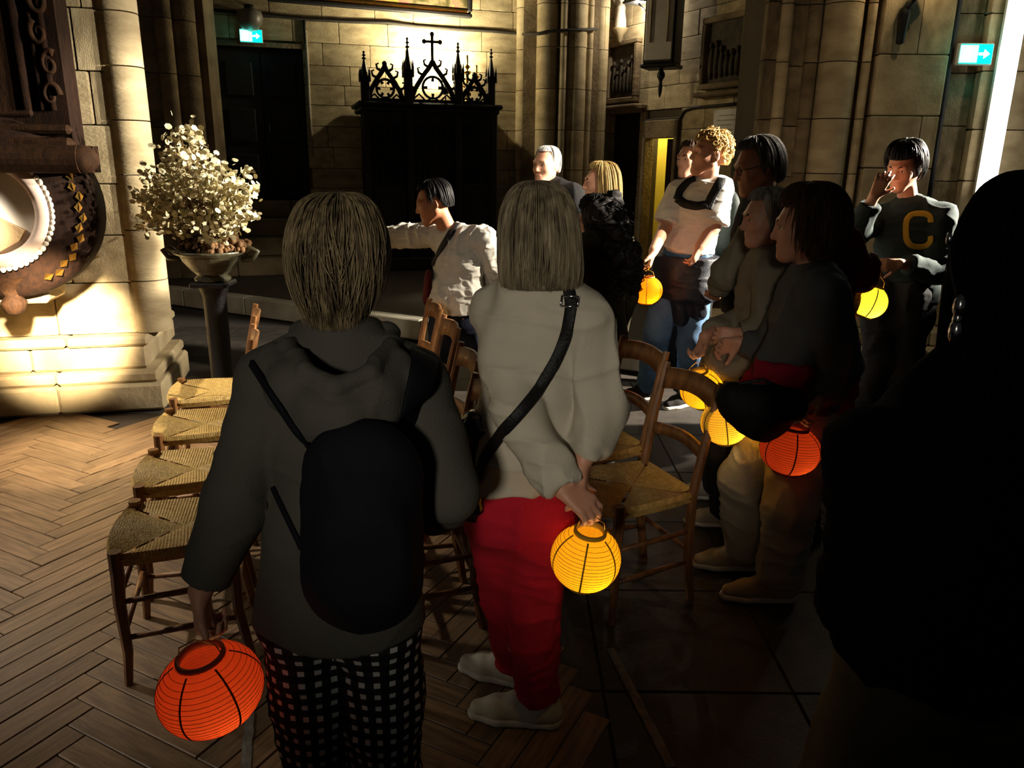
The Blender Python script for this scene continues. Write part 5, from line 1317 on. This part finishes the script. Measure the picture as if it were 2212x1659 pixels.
def sw2(s):
    H = k['h']
    s.cone(J(1150, 900, 1.90), J(1120, 1035, 1.92), .090, .108, .05, flat=(k['f'], 1.25), cap=True)
    s.cone(J(1085, 780, 1.94), J(1068, 935, 1.95), .04, .040, .03)           # loose left side
    s.cone(J(1268, 760, 1.85), J(1300, 870, 1.82), .046, .046, .02); s.cone(J(1300, 870, 1.82), J(1268, 962, 1.77), .044, .034, .02)
    s.cone(J(1180, 905, 1.86), J(1225, 1000, 1.80), .05, .03, .04)
top(o, k, white, 'sweater', .016, .95, float(J(1120, 1045, 1.86)[2]) / 1.6, .0, (.99, .9), (.012, (8, 8, 3.4)), .006, 1.12, sw2, .02, seed=2)
red = fab('red_trousers', (184, 30, 48), bs=200)
trousers(o, k, red, off=.009, bw=.96, wide=.010, seed=5, upto=.93, fold=(.008, (9, 9, 5)))
for g in 'LR': shoe(o, k, g, fab('white_leather', (214, 206, 186), rough=.5, bump=.05), 'sole_white', 1.02, laces=True)
hair(o, k, 'bob', hairmat('grey_blond_hair', (158, 144, 116), (76, 66, 50)), 1900, 16, .0010, (48, .08), .008, seed=8, scale=1.04, hem_j=.08)
glasses(o, k)
hit = surf_tool(GEO)
bag = empty('crossbody_bag', tuple(k['base'])); b0 = k['base']; tag(bag, 'shiny black bag on crossbody strap over white sweater', 'bag')
blk = fab('black_strap', (14, 13, 13), rough=.6, bs=120, spec=.4)
m_ = strap(hit, [(1222, 606), (1236, 660), (1226, 720), (1195, 790), (1150, 860), (1092, 925), (1050, 985), (1030, 1040)], .030, .005, .006); m_.v = [tuple(np.array(v) - b0) for v in m_.v]; stp = m_.build('strap', blk, bag)
p, n_ = hit(1232, 655, .012)
m_ = MB(); A_ = axes(-n_, (0, 0, 1)); 
for dz in (-.013, .013): m_.tube([p + A_ @ np.array([-.02, 0, dz]) - b0, p + A_ @ np.array([.02, 0, dz]) - b0], .0026, 6)
for dx_ in (-.02, .02): m_.tube([p + A_ @ np.array([dx_, 0, -.013]) - b0, p + A_ @ np.array([dx_, 0, .013]) - b0], .0026, 6)
m_.build('buckle', 'steel', stp)
s = SDF(); s.cone(J(1022, 935, 1.86), J(1018, 1075, 1.86), .050, .062, .03, flat=((1, .3, 0), 1.6)); s.ell(J(1030, 925, 1.84), (.05, .04, .03), None, .02)
sdf_obj('bag_body', s, .006, mat('patent_black', (16, 15, 15), .16, var=.1, bump=.5, bscale=14, spec=.7), bag, b0, folds(.006, (16, 16, 9)), keep=False)

# --- man in white shirt pointing left
k = stand_sk(-.30, 4.62, (-.75, -.66), 1.66, .118)
k['head'] = J(936, 438, 4.55); k['neck'] = J(972, 506, 4.60); k['chest'] = J(990, 565, 4.60); k['waist'] = J(990, 640, 4.60); k['pelvis'] = J(990, 690, 4.62)
k['shR'] = J(925, 506, 4.68); k['shL'] = J(1042, 515, 4.50); k['elR'] = J(850, 512, 4.75); k['wrR'] = J(765, 530, 4.80); k['elL'] = J(1082, 622, 4.62); k['wrL'] = J(1022, 672, 4.52)
for g, a, b_ in (('R', 966, 948), ('L', 1022, 1050)): k['hip' + g] = J(a, 705, 4.62); k['kn' + g] = np.array([J(b_, 800, 4.6)[0], 4.58, .40]); k['an' + g] = np.array([J(b_, 900, 4.6)[0], 4.62, .075])
k['hf'] = nrm([-1, -.05, -.25]); k['hup'] = nrm([-.15, 0, 1])
o = person('dark-haired man in white shirt pointing left', k, 'skin_tan', hands=dict(R=dict(d=nrm([-1, .1, -.05]), n=nrm([0, -.3, -1]), side=-1, curl=(.15, .2, .1)), L=dict(d=nrm([-.8, -.4, -.2]), n=nrm([0, .7, -.4]), side=1, curl=(.6, .8, .5))), h=.0075)
top(o, k, fab('white_shirt', (216, 210, 198), bs=180, bump=.15), 'shirt', .014, 1.0, float(J(990, 672, 4.62)[2]) / 1.66, .006, (.98, .8), (.010, (15, 15, 10)), .0075, 1.12, None, .015, .02, seed=4, )
A_ = axes(k['hf'], k['hup'])
trousers(o, k, fab('navy_jeans', (26, 30, 48)), off=.012, seed=6)
for g in 'LR': shoe(o, k, g, fab('dark_shoe', (40, 38, 36)), 'sole_dark')
hair(o, k, 'crop', hairmat('black_hair', (26, 22, 22), (12, 10, 10), .35), 700, 10, .0016, (60, .085), .010, seed=11, scale=1.03, ear=.66)
hit = surf_tool(GEO); b0 = k['base']
sb = empty('shoulder_bag', tuple(b0)); tag(sb, 'black crossbody strap and maroon bag on man in white shirt', 'bag')
m_ = strap(hit, [(1003, 462), (980, 495), (955, 535), (932, 578)], .040, .006, .008); m_.v = [tuple(np.array(v) - b0) for v in m_.v]; m_.build('strap', blk, sb)
q0 = J(931, 578, 4.50) - b0; q1 = J(926, 612, 4.52) - b0
s = SDF(); s.cone(J(925, 600, 4.60), J(922, 640, 4.62), .05, .055, .02, flat=((1, 0, 0), 2.2)); sdf_obj('bag_body', s, .008, fab('maroon_leather', (92, 26, 30), rough=.5), sb, b0, keep=False)

# --- white-haired man in black
k = stand_sk(.225, 5.6, (-.55, -.83), 1.775, .118); k['hf'] = nrm([-.62, -.75, .0]); k['head'] = J(1180, 358, 5.56); k['browmat'] = 'stone'
o = person('white-haired man in black jacket facing left at the back', k, 'skin', h=.0075)
top(o, k, fab('black_jacket', (16, 15, 16)), 'jacket', .024, 1.04, .46, .01, h=.011, seed=7); trousers(o, k, fab('black_trousers', (18, 17, 18)), h=.012)
for g in 'LR': shoe(o, k, g, fab('dark_shoe', (40, 38, 36)), 'sole_dark')
hair(o, k, 'crop', hairmat('white_hair', (226, 222, 214), (170, 166, 158)), 500, 10, .0016, (60, .092), .006, seed=12, ear=.62)

# --- woman with long fair hair
k = stand_sk(.56, 4.95, (-.9, .2), 1.655, .105); k['hf'] = nrm([-.95, -.1, 0]); k['head'] = J(1296, 396, 4.95)
hp = handle_of(6); k['wrL'] = hp + np.array([.02, .05, .10]); k['elL'] = (k['shL'] + k['wrL']) / 2 + np.array([.06, .10, -.10])
o = person('woman with long fair hair behind dark ponytail', k, hands=dict(L=dict(d=nrm([-.2, -.3, -1]), n=nrm([-.8, .4, 0]), side=1, curl=(.9, 1.1, .7))), h=.0085)
top(o, k, fab('charcoal_top', (30, 28, 28)), 'top', .018, 1, .48, h=.011, seed=8); trousers(o, k, fab('black_trousers', (18, 17, 18)), h=.012)
for g in 'LR': shoe(o, k, g, fab('dark_shoe', (40, 38, 36)), 'sole_dark')
hair(o, k, 'long', hairmat('fair_hair', (178, 148, 88), (104, 80, 42)), 700, 14, .0018, (50, .085), .010, seed=13)

# --- woman with dark curly ponytail
k = stand_sk(.44, 3.87, (-.75, .65), 1.55, .108); k['hf'] = nrm([-.8, .55, 0]); k['head'] = J(1287, 480, 3.87)
o = person('woman with big dark curly ponytail and olive top', k, h=.008)
top(o, k, fab('olive_top', (62, 56, 38)), 'top', .016, 1, .48, h=.010, seed=9); trousers(o, k, fab('black_trousers', (18, 17, 18)), h=.011)
for g in 'LR': shoe(o, k, g, fab('dark_shoe', (40, 38, 36)), 'sole_dark')
dk = hairmat('dark_brown_hair', (30, 20, 16), (12, 9, 8), .6)
hair(o, k, 'short', dk, 600, 12, .002, (52, .06), .014, wave=.05, seed=14, scale=1.08)
s = SDF(); 
for q in range(46):
    t = q / 45; c = J(1310 + 45 * t + rng.normal(0, 14), 455 + 145 * t + rng.normal(0, 14), 3.78 + rng.normal(0, .05)); s.ell(c, rng.uniform(.035, .06), None, .02)
pt_ = sdf_obj('ponytail', s, .009, dk, o, k['base'], folds(.012, (22, 22, 22)), keep=False)
m_ = MB()
for q in range(170):
    t = rng.random(); c = J(1312 + 46 * t + rng.normal(0, 20), 450 + 150 * t + rng.normal(0, 22), 3.76 + rng.normal(0, .06)) - k['base']; a0 = rng.uniform(0, 6); ra = rng.uniform(.008, .016); L_ = rng.uniform(.05, .09); dx_ = rng.normal(0, .3)
    m_.tube([c + np.array([ra * math.cos(a0 + u * 12) + dx_ * u * L_, ra * math.sin(a0 + u * 12), -u * L_]) for u in np.linspace(0, 1, 12)], .0028, 3, cap=False)
m_.build('curls', dk, pt_)['kind'] = 'stuff'

# --- blond man in white T-shirt and jeans
k = stand_sk(1.22, 5.12, (-.72, -.62), 1.87, .112)
k['head'] = J(1532, 334, 5.05); k['hf'] = nrm([-1, -.18, .12]); k['neck'] = J(1527, 396, 5.10)
k['chest'] = J(1510, 455, 5.10); k['shR'] = J(1466, 418, 5.17); k['shL'] = J(1556, 410, 5.02); k['waist'] = J(1490, 520, 5.12); k['pelvis'] = J(1478, 590, 5.12)
hp = handle_of(2); k['wrR'] = hp + np.array([.03, .02, .115]); k['elR'] = J(1437, 490, 5.12); k['elL'] = J(1540, 492, 4.98); k['wrL'] = J(1512, 532, 4.92)
k['hipR'] = J(1455, 610, 5.15); k['hipL'] = J(1500, 612, 5.10); k['knR'] = J(1420, 715, 5.1); k['knL'] = J(1492, 735, 5.05); k['anR'] = pz(1398, 838, .08); k['anL'] = pz(1488, 850, .08)
k['toeL'] = np.array([-.9, -.6, 0]); k['toeR'] = np.array([-1, -.3, 0]); k['browmat'] = 'rush'
o = person('curly blond man in white T-shirt and jeans', k, 'skin', hands=dict(R=dict(d=nrm([-.25, -.2, -1]), n=nrm([-1, .2, 0]), side=-1, curl=(.9, 1.1, .7)), L=dict(d=nrm([-.4, -.2, -1]), n=nrm([-.8, .5, 0]), side=1)), h=.0075)
top(o, k, fab('white_tshirt', (226, 222, 216), bs=200, bump=.12), 't_shirt', .014, .92, float(J(1480, 545, 5.1)[2]) / 1.87, .0, (.44, .44), (.008, (10, 10, 5)), .0075, 1.2, None, .0, seed=10)
jean = mat('light_blue_denim', (86, 124, 160), .85, rgb2=(44, 72, 104), scale=5, bump=.2, bscale=260)
trousers(o, k, jean, off=.014, wide=.006, seed=11, upto=.98, h=.0085)
for g in 'LR': shoe(o, k, g, fab('dark_shoe', (40, 38, 36)), 'sole_white')
# navy jacket tied round the waist
s = SDF(); H = k['h']; s.cone(J(1484, 552, 5.12), J(1478, 640, 5.12), .122 * H, .124 * H, .02, flat=(k['f'], 1.2), cap=True, cap0=True); s.cone(J(1465, 600, 5.0), J(1470, 690, 5.02), .07, .055, .04); s.cone(J(1505, 600, 4.98), J(1508, 675, 4.98), .07, .05, .04); s.ell(J(1480, 580, 4.98), (.06, .04, .05), None, .03)
sdf_obj('tied_jacket', s, .010, fab('dark_navy_jacket', (20, 24, 40), rough=.5, spec=.5), o, k['base'], folds(.008, (9, 9, 4)))
cb = hairmat('curly_blond_hair', (206, 170, 104), (134, 100, 54), .5)
hair(o, k, 'crop', cb, 260, 10, .002, (62, .092), .010, wave=.05, seed=15, scale=1.04, ear=.6)
m_ = MB(); A_ = axes(k['hf'], k['hup'])
for q in range(330):
    u = rng.uniform(-1, 1); v = rng.uniform(0, 6.283); dd = np.array([math.sqrt(1 - u * u) * math.cos(v), math.sqrt(1 - u * u) * math.sin(v), u])
    if dd[2] < -.35 or (dd[1] > .45 and dd[2] < .35): continue
    if abs(dd[0]) > .8 and dd[2] < -.05: continue
    c = np.array([0, -.018, .035]) + dd * np.array([.088, .108, .104]) * rng.uniform(.92, 1.1); a0 = rng.uniform(0, 6); ra = rng.uniform(.009, .015); e1 = nrm(np.cross(dd, [.3, .1, 1])); e2 = np.cross(dd, e1)
    pts = [k['head'] + A_ @ ((c + e1 * ra * math.cos(a0 + w * 8) + e2 * ra * math.sin(a0 + w * 8) + dd * .012 * w) * H / 1.7) - k['base'] for w in np.linspace(0, 1, 10)]
    m_.tube(pts, .0034, 4, cap=False)
m_.build('curls', cb, o)['kind'] = 'stuff'
hit = surf_tool(GEO); b0 = k['base']
rk = empty('rucksack', tuple(b0)); tag(rk, 'rucksack with black chest strap worn over white T-shirt', 'rucksack')
for pix, w_ in (([(1503, 386), (1485, 394), (1468, 412), (1462, 432)], .05), ([(1560, 386), (1550, 404), (1536, 430), (1528, 452)], .06), ([(1462, 428), (1480, 441), (1505, 446), (1530, 442)], .055)):
    m_ = strap(hit, pix, w_, .012, .008); m_.v = [tuple(np.array(v) - b0) for v in m_.v]; m_.build('strap', blk, rk)
s = SDF(); s.cone(J(1560, 445, 5.28), J(1550, 520, 5.30), .13, .14, .03, flat=(k['f'], 1.8)); sdf_obj('pack', s, .010, fab('dark_green_nylon', (30, 40, 38), rough=.6), rk, b0, keep=False)

# --- face behind the blond man
k = stand_sk(1.33, 5.75, (-.6, -.8), 1.70, .105); k['head'] = J(1490, 345, 5.72); k['hf'] = nrm([-.8, -.6, 0])
o = person('person half hidden behind the curly blond man', k, 'skin', h=.009); top(o, k, fab('pale_shirt', (150, 140, 128)), 'shirt', .018, 1, .48, h=.012); trousers(o, k, fab('black_trousers', (18, 17, 18)), h=.012)
for g in 'LR': shoe(o, k, g, fab('dark_shoe', (40, 38, 36)), 'sole_dark')
hair(o, k, 'short', hairmat('brown_hair', (84, 60, 40), (40, 28, 20)), 400, 10, .0018, (54, .088), .008, seed=16, ear=.7)

# --- grey-haired man with glasses, dark waistcoat
k = stand_sk(1.24, 3.88, (-.85, .15), 1.775, .115); k['head'] = J(1634, 362, 3.88); k['neck'] = J(1650, 448, 3.90); k['hf'] = nrm([-1, -.12, -.22]); k['hup'] = nrm([-.1, 0, 1])
k['elL'] = J(1570, 590, 3.72); k['wrL'] = J(1548, 625, 3.85)
k['browmat'] = 'conduit'
o = person('grey-haired man with glasses in dark waistcoat looking down', k, 'skin_tan', h=.0075)
top(o, k, fab('beige_shirt', (150, 140, 118)), 'shirt', .016, .96, .46, .0, (.95, .95), (.010, (9, 9, 4)), .009, 1.3, None, .0, seed=12)
top(o, k, fab('black_waistcoat', (16, 16, 18)), 'waistcoat', .030, 1.03, .52, .0, (.12, .12), (.006, (8, 8, 4)), .009, 1.1, None, .03, seed=13)
trousers(o, k, fab('black_trousers', (18, 17, 18)), h=.011)
for g in 'LR': shoe(o, k, g, fab('dark_shoe', (40, 38, 36)), 'sole_dark')
hair(o, k, 'short', hairmat('steel_grey_hair', (128, 122, 114), (44, 42, 42)), 800, 12, .0015, (62, .088), .012, seed=17, scale=1.04, ear=.66, hem_j=.15)
glasses(o, k)

# --- woman in cream jumper with clasped hands
k = stand_sk(.97, 3.21, (-1, .12), 1.555, .108); k['head'] = J(1654, 472, 3.18); k['neck'] = J(1672, 560, 3.19); k['hf'] = nrm([-1, -.05, -.12])
k['chest'] = J(1660, 630, 3.19); k['waist'] = J(1662, 735, 3.19)
k['shL'] = J(1668, 600, 3.03); k['elL'] = J(1655, 705, 2.97); k['wrL'] = J(1600, 722, 2.99); k['shR'] = J(1640, 590, 3.35); k['elR'] = J(1610, 690, 3.31)
hp = handle_of(3); k['wrR'] = hp + np.array([.035, .03, .11])
k['anL'] = pz(1570, 1105, .07); k['anR'] = pz(1548, 1050, .07); k['toeL'] = np.array([-1, .1, 0]); k['toeR'] = np.array([-1, .2, 0])
o = person('woman in cream jumper with hands clasped, holding a lantern', k, 'skin', hands=dict(L=dict(d=nrm([-1, .2, -.1]), n=nrm([0, 1, -.2]), side=1, curl=(.6, .8, .5)), R=dict(d=nrm([-.35, -.2, -1]), n=nrm([-.8, -.3, 0]), side=-1, curl=(.8, 1.0, .7))), h=.0065)
top(o, k, fab('cream_knit', (140, 131, 112)), 'jumper', .022, 1.04, .50, .01, (.96, .9), (.008, (9, 9, 4)), .008, 1.05, None, .01, .02, seed=14)
trousers(o, k, fab('dark_linen', (40, 38, 40)), h=.010, wide=.02)
for g in 'LR': shoe(o, k, g, fab('pale_sandal', (168, 158, 140)), 'sole_white')
hair(o, k, 'short', hairmat('pale_grey_hair', (176, 166, 150), (104, 96, 84)), 700, 12, .0015, (56, .085), .008, seed=18)

# --- woman in grey cardigan, brown bob
k = stand_sk(1.0, 2.62, (-1, .22), 1.60, .105); k['head'] = J(1738, 490, 2.62); k['neck'] = J(1758, 598, 2.62); k['hf'] = nrm([-1, .30, -.08])
k['chest'] = J(1752, 690, 2.62); k['waist'] = J(1742, 800, 2.62); k['pelvis'] = J(1728, 895, 2.64)
k['shL'] = J(1778, 640, 2.48); k['shR'] = J(1725, 632, 2.78); k['elL'] = J(1815, 790, 2.44); k['elR'] = J(1665, 760, 2.86); k['wrR'] = J(1600, 740, 2.90)
hp = handle_of(5); k['wrL'] = hp + np.array([.09, .03, .06])
k['hipR'] = J(1690, 925, 2.72); k['hipL'] = J(1742, 930, 2.58); k['knR'] = J(1610, 1040, 2.82); k['knL'] = J(1712, 1085, 2.60); k['anR'] = pz(1608, 1192, .085); k['anL'] = pz(1678, 1258, .085)
k['toeR'] = np.array([-1, .02, 0]); k['toeL'] = np.array([-1, .02, 0])
o = person('woman with brown bob in grey cardigan and white trousers', k, 'skin', hands=dict(L=dict(d=nrm([-.85, -.1, -.6]), n=nrm([0, -.4, -.8]), side=1, curl=(.7, 1.0, .7)), R=dict(d=nrm([-1, -.1, -.2]), n=nrm([0, -1, -.2]), side=-1, curl=(.6, .8, .5))), h=.0065)
top(o, k, fab('grey_cardigan', (86, 88, 90), bs=260), 'cardigan', .020, 1.0, .525, .012, (.97, .97), (.008, (8, 8, 4)), .007, 1.12, None, .008, .02, seed=15)
cream = fab('white_linen', (186, 176, 154), bs=220)
trousers(o, k, cream, off=.018, wide=.022, seed=16, upto=.92, fold=(.010, (9, 9, 4)), h=.0085)
for g in 'LR': shoe(o, k, g, fab('beige_leather', (176, 160, 130), rough=.5, bump=.06), 'sole_white', 1.05, laces=True)
s = SDF(); H = k['h']; s.cone(J(1740, 772, 2.63), J(1733, 838, 2.63), .200, .205, .02, flat=(k['f'], 1.22), cap=True, cap0=True); s.chain([J(1805, 810, 2.54), J(1808, 920, 2.54), J(1785, 1050, 2.56)], [.045, .05, .035], .03); s.chain([J(1640, 800, 2.78), J(1600, 850, 2.80), J(1592, 890, 2.8)], [.035, .035, .02], .03)

crim = fab('crimson_cardigan', (150, 22, 48)); sdf_obj('tied_cardigan', s, .0085, crim, o, k['base'], folds(.014, (10, 10, 4)))
hair(o, k, 'full', hairmat('brown_bob_hair', (96, 68, 40), (40, 27, 17)), 1200, 14, .0015, (54, .075), .014, seed=19, scale=1.0, hem_j=.25, drift_=.2)
# her handbag
hb_ = empty('handbag', tuple(k['base'])); b0 = k['base']; tag(hb_, 'black handbag at hip of woman in grey cardigan', 'bag')
s = SDF(); s.chain([J(1580, 862, 2.44), J(1650, 890, 2.40), J(1705, 880, 2.40)], [.055, .085, .06], .04, flat=((0, 1, 0), 1.8)); s.cone(J(1600, 880, 2.42), J(1665, 925, 2.40), .05, .04, .04, flat=((0, 1, 0), 1.6))
sdf_obj('bag_body', s, .007, fab('black_leather', (13, 12, 12), rough=.55), hb_, b0, folds(.006, (10, 10, 8)), keep=False)
MB().tube([J(1585, 850, 2.43) - b0, J(1600, 828, 2.42) - b0, J(1650, 820, 2.41) - b0, J(1690, 840, 2.41) - b0], .006, 6).build('strap', blk, hb_)

# --- maroon sleeve holding the lemon lantern
k = stand_sk(1.36, 3.28, (-.9, .3), 1.52, .108); k['head'] = J(1765, 470, 3.3); k['neck'] = J(1775, 540, 3.3); hp = handle_of(7); k['shL'] = J(1822, 525, 3.2); k['elL'] = J(1862, 600, 3.18); k['wrL'] = hp + np.array([-.055, -.02, .085]); k['hf'] = nrm([-1, .4, 0])
o = person('person with maroon sleeve hidden behind the grey cardigan', k, 'skin_tan', hands=dict(L=dict(d=nrm([.55, .1, -.8]), n=nrm([-1, .2, -.3]), side=1, curl=(.8, 1.0, .7))), h=.0085)
top(o, k, fab('maroon_jumper', (112, 24, 40)), 'jumper', .020, 1, .48, h=.010, upto=(.95, .95), ro=1.0, seed=17); trousers(o, k, fab('black_trousers', (18, 17, 18)), h=.012)
for g in 'LR': shoe(o, k, g, fab('dark_shoe', (40, 38, 36)), 'sole_dark')
hair(o, k, 'short', hairmat('light_brown_hair', (150, 120, 74), (80, 60, 36)), 400, 10, .0018, (52, .06), .008, seed=20)

# --- young man in letter sweatshirt, hand to his forehead
k = stand_sk(2.36, 4.75, (-.45, -.9), 1.79, .125); k['head'] = J(1952, 362, 4.70); k['hf'] = nrm([-.75, -.62, -.28]); k['hup'] = nrm([-.1, -.1, 1]); k['neck'] = J(1962, 440, 4.76)
k['chest'] = J(1965, 520, 4.76); k['waist'] = J(1955, 610, 4.76); k['pelvis'] = J(1950, 680, 4.78); k['shR'] = J(1882, 478, 4.86); k['shL'] = J(2030, 468, 4.66); k['elR'] = J(1848, 500, 4.60); k['wrR'] = J(1888, 425, 4.52); k['elL'] = J(2025, 585, 4.58); k['wrL'] = J(1945, 570, 4.48)
k['knL'] = J(1960, 780, 4.76); k['knR'] = J(1900, 780, 4.80)
o = person('dark-haired young man in letter sweatshirt with hand on forehead', k, 'skin', hands=dict(R=dict(d=nrm([.35, -.05, 1]), n=nrm([.5, .8, 0]), side=-1, curl=(.25, .35, .3), spread=.12), L=dict(d=nrm([-1, -.1, -.05]), n=nrm([0, .9, -.2]), side=1, curl=(.4, .5, .4))), h=.0065)
teal = fab('dark_teal_sweat', (44, 56, 56)); top(o, k, teal, 'sweatshirt', .020, .98, .475, .0, (.9, .9), (.010, (8, 8, 4)), .008, 1.2, None, .02, seed=18)
trousers(o, k, fab('charcoal_jeans', (50, 50, 52)), off=.014, wide=.02, h=.010, seed=19)
for g in 'LR': shoe(o, k, g, fab('white_leather', (214, 206, 186), rough=.5, bump=.05), 'sole_white')
hair(o, k, 'short', hairmat('black_hair', (26, 22, 22), (12, 10, 10), .35), 900, 12, .0018, (60, .055), .016, seed=21, scale=1.10, ear=.66, hem_j=.2)
hit = surf_tool(GEO); cx_, cy_, w_, h_ = 1984, 497, 27, 36
pix = [(cx_ + w_, cy_ - h_ * .45), (cx_ + w_, cy_ - h_ * .8), (cx_ + w_ * .6, cy_ - h_), (cx_ - w_ * .5, cy_ - h_), (cx_ - w_, cy_ - h_ * .6), (cx_ - w_, cy_ + h_ * .6), (cx_ - w_ * .5, cy_ + h_), (cx_ + w_ * .6, cy_ + h_), (cx_ + w_, cy_ + h_ * .7), (cx_ + w_, cy_ + h_ * .35)]
m_ = strap(hit, pix, .034, .004, .003, 4); m_.v = [tuple(np.array(v) - k['base']) for v in m_.v]; lt = m_.build('letter_patch', fab('gold_felt', (196, 160, 56)), o); lt['label'] = 'gold block letter C'

# --- dark silhouette close at the right
k = stand_sk(.80, 1.12, (.05, 1), 1.62, .125); k['head'] = J(2225, 592, 1.14); k['neck'] = J(2225, 745, 1.12); k['chest'] = J(2190, 1000, 1.12); k['waist'] = J(2140, 1220, 1.12); k['pelvis'] = J(2120, 1400, 1.12)
k['shL'] = J(2075, 880, 1.12); k['shR'] = J(2390, 880, 1.14); k['elL'] = J(1925, 1010, 1.08); k['wrL'] = J(2010, 1150, 1.27); k['elR'] = J(2480, 1080, 1.12); k['wrR'] = J(2440, 1250, 1.27)
k['hipL'] = J(1965, 1430, 1.14); k['hipR'] = J(2130, 1430, 1.14); k['knL'] = np.array([J(1862, 1580, 1.14)[0], 1.16, .40]); k['knR'] = np.array([J(2100, 1580, 1.14)[0], 1.16, .40]); k['anL'] = np.array([k['knL'][0], 1.14, .075]); k['anR'] = np.array([k['knR'][0], 1.14, .075])
o = person('large dark silhouette of long-haired person in navy jacket', k, 'skin_tan', h=.007, eyes=False)
def cape(s):
    s.cone(J(2200, 930, 1.12), J(2090, 1290, 1.12), .15, .205, .06, flat=(k['f'], 1.5)); s.cone(J(2090, 1270, 1.12), J(2080, 1420, 1.12), .205, .165, .05, flat=(k['f'], 1.5), cap=True)
    s.cone(J(2080, 880, 1.12), J(1905, 985, 1.08), .062, .060, .04); s.cone(J(1895, 985, 1.08), J(1890, 1290, 1.1), .055, .088, .05)
nv = fab('navy_parka', (8, 9, 18), rough=.95, spec=.05); top(o, k, nv, 'parka', .026, 1.0, float(J(2050, 1490, 1.02)[2]) / 1.62, .03, (.9, .9), (.010, (6, 6, 3)), .008, 1.2, cape, .03, seed=20)
trousers(o, k, fab('olive_trousers', (104, 100, 78)), off=.02, wide=.03, seed=21, h=.009)
for g in 'LR': shoe(o, k, g, fab('dark_shoe', (40, 38, 36)), 'sole_dark')
hair(o, k, 'long', hairmat('black_long_hair', (8, 8, 11), (4, 4, 6), .8), 1300, 14, .0016, (48, .06), .014, seed=22, scale=1.10, width=1.06)
ch_ = empty('metal_pendant', tuple(J(2068, 640, .98))); b0 = np.array(ch_.location); tag(ch_, 'glinting chain of metal links beside dark long hair', 'chain')
for (x_, y_, r_) in ((2050, 517, .006), (2072, 662, .012), (2067, 690, .009), (2063, 716, .013)): MB().ball(J(x_, y_, .985) - b0, (r_ * .7, r_ * .7, r_ * 1.3), 8, 6).build('link', 'steel', ch_)
MB().tube([J(x_, y_, .99) - b0 for x_, y_ in ((2056, 480), (2050, 517), (2052, 580), (2066, 640), (2072, 662), (2067, 690), (2063, 716))], .0022, 5).build('cord', 'iron', ch_)
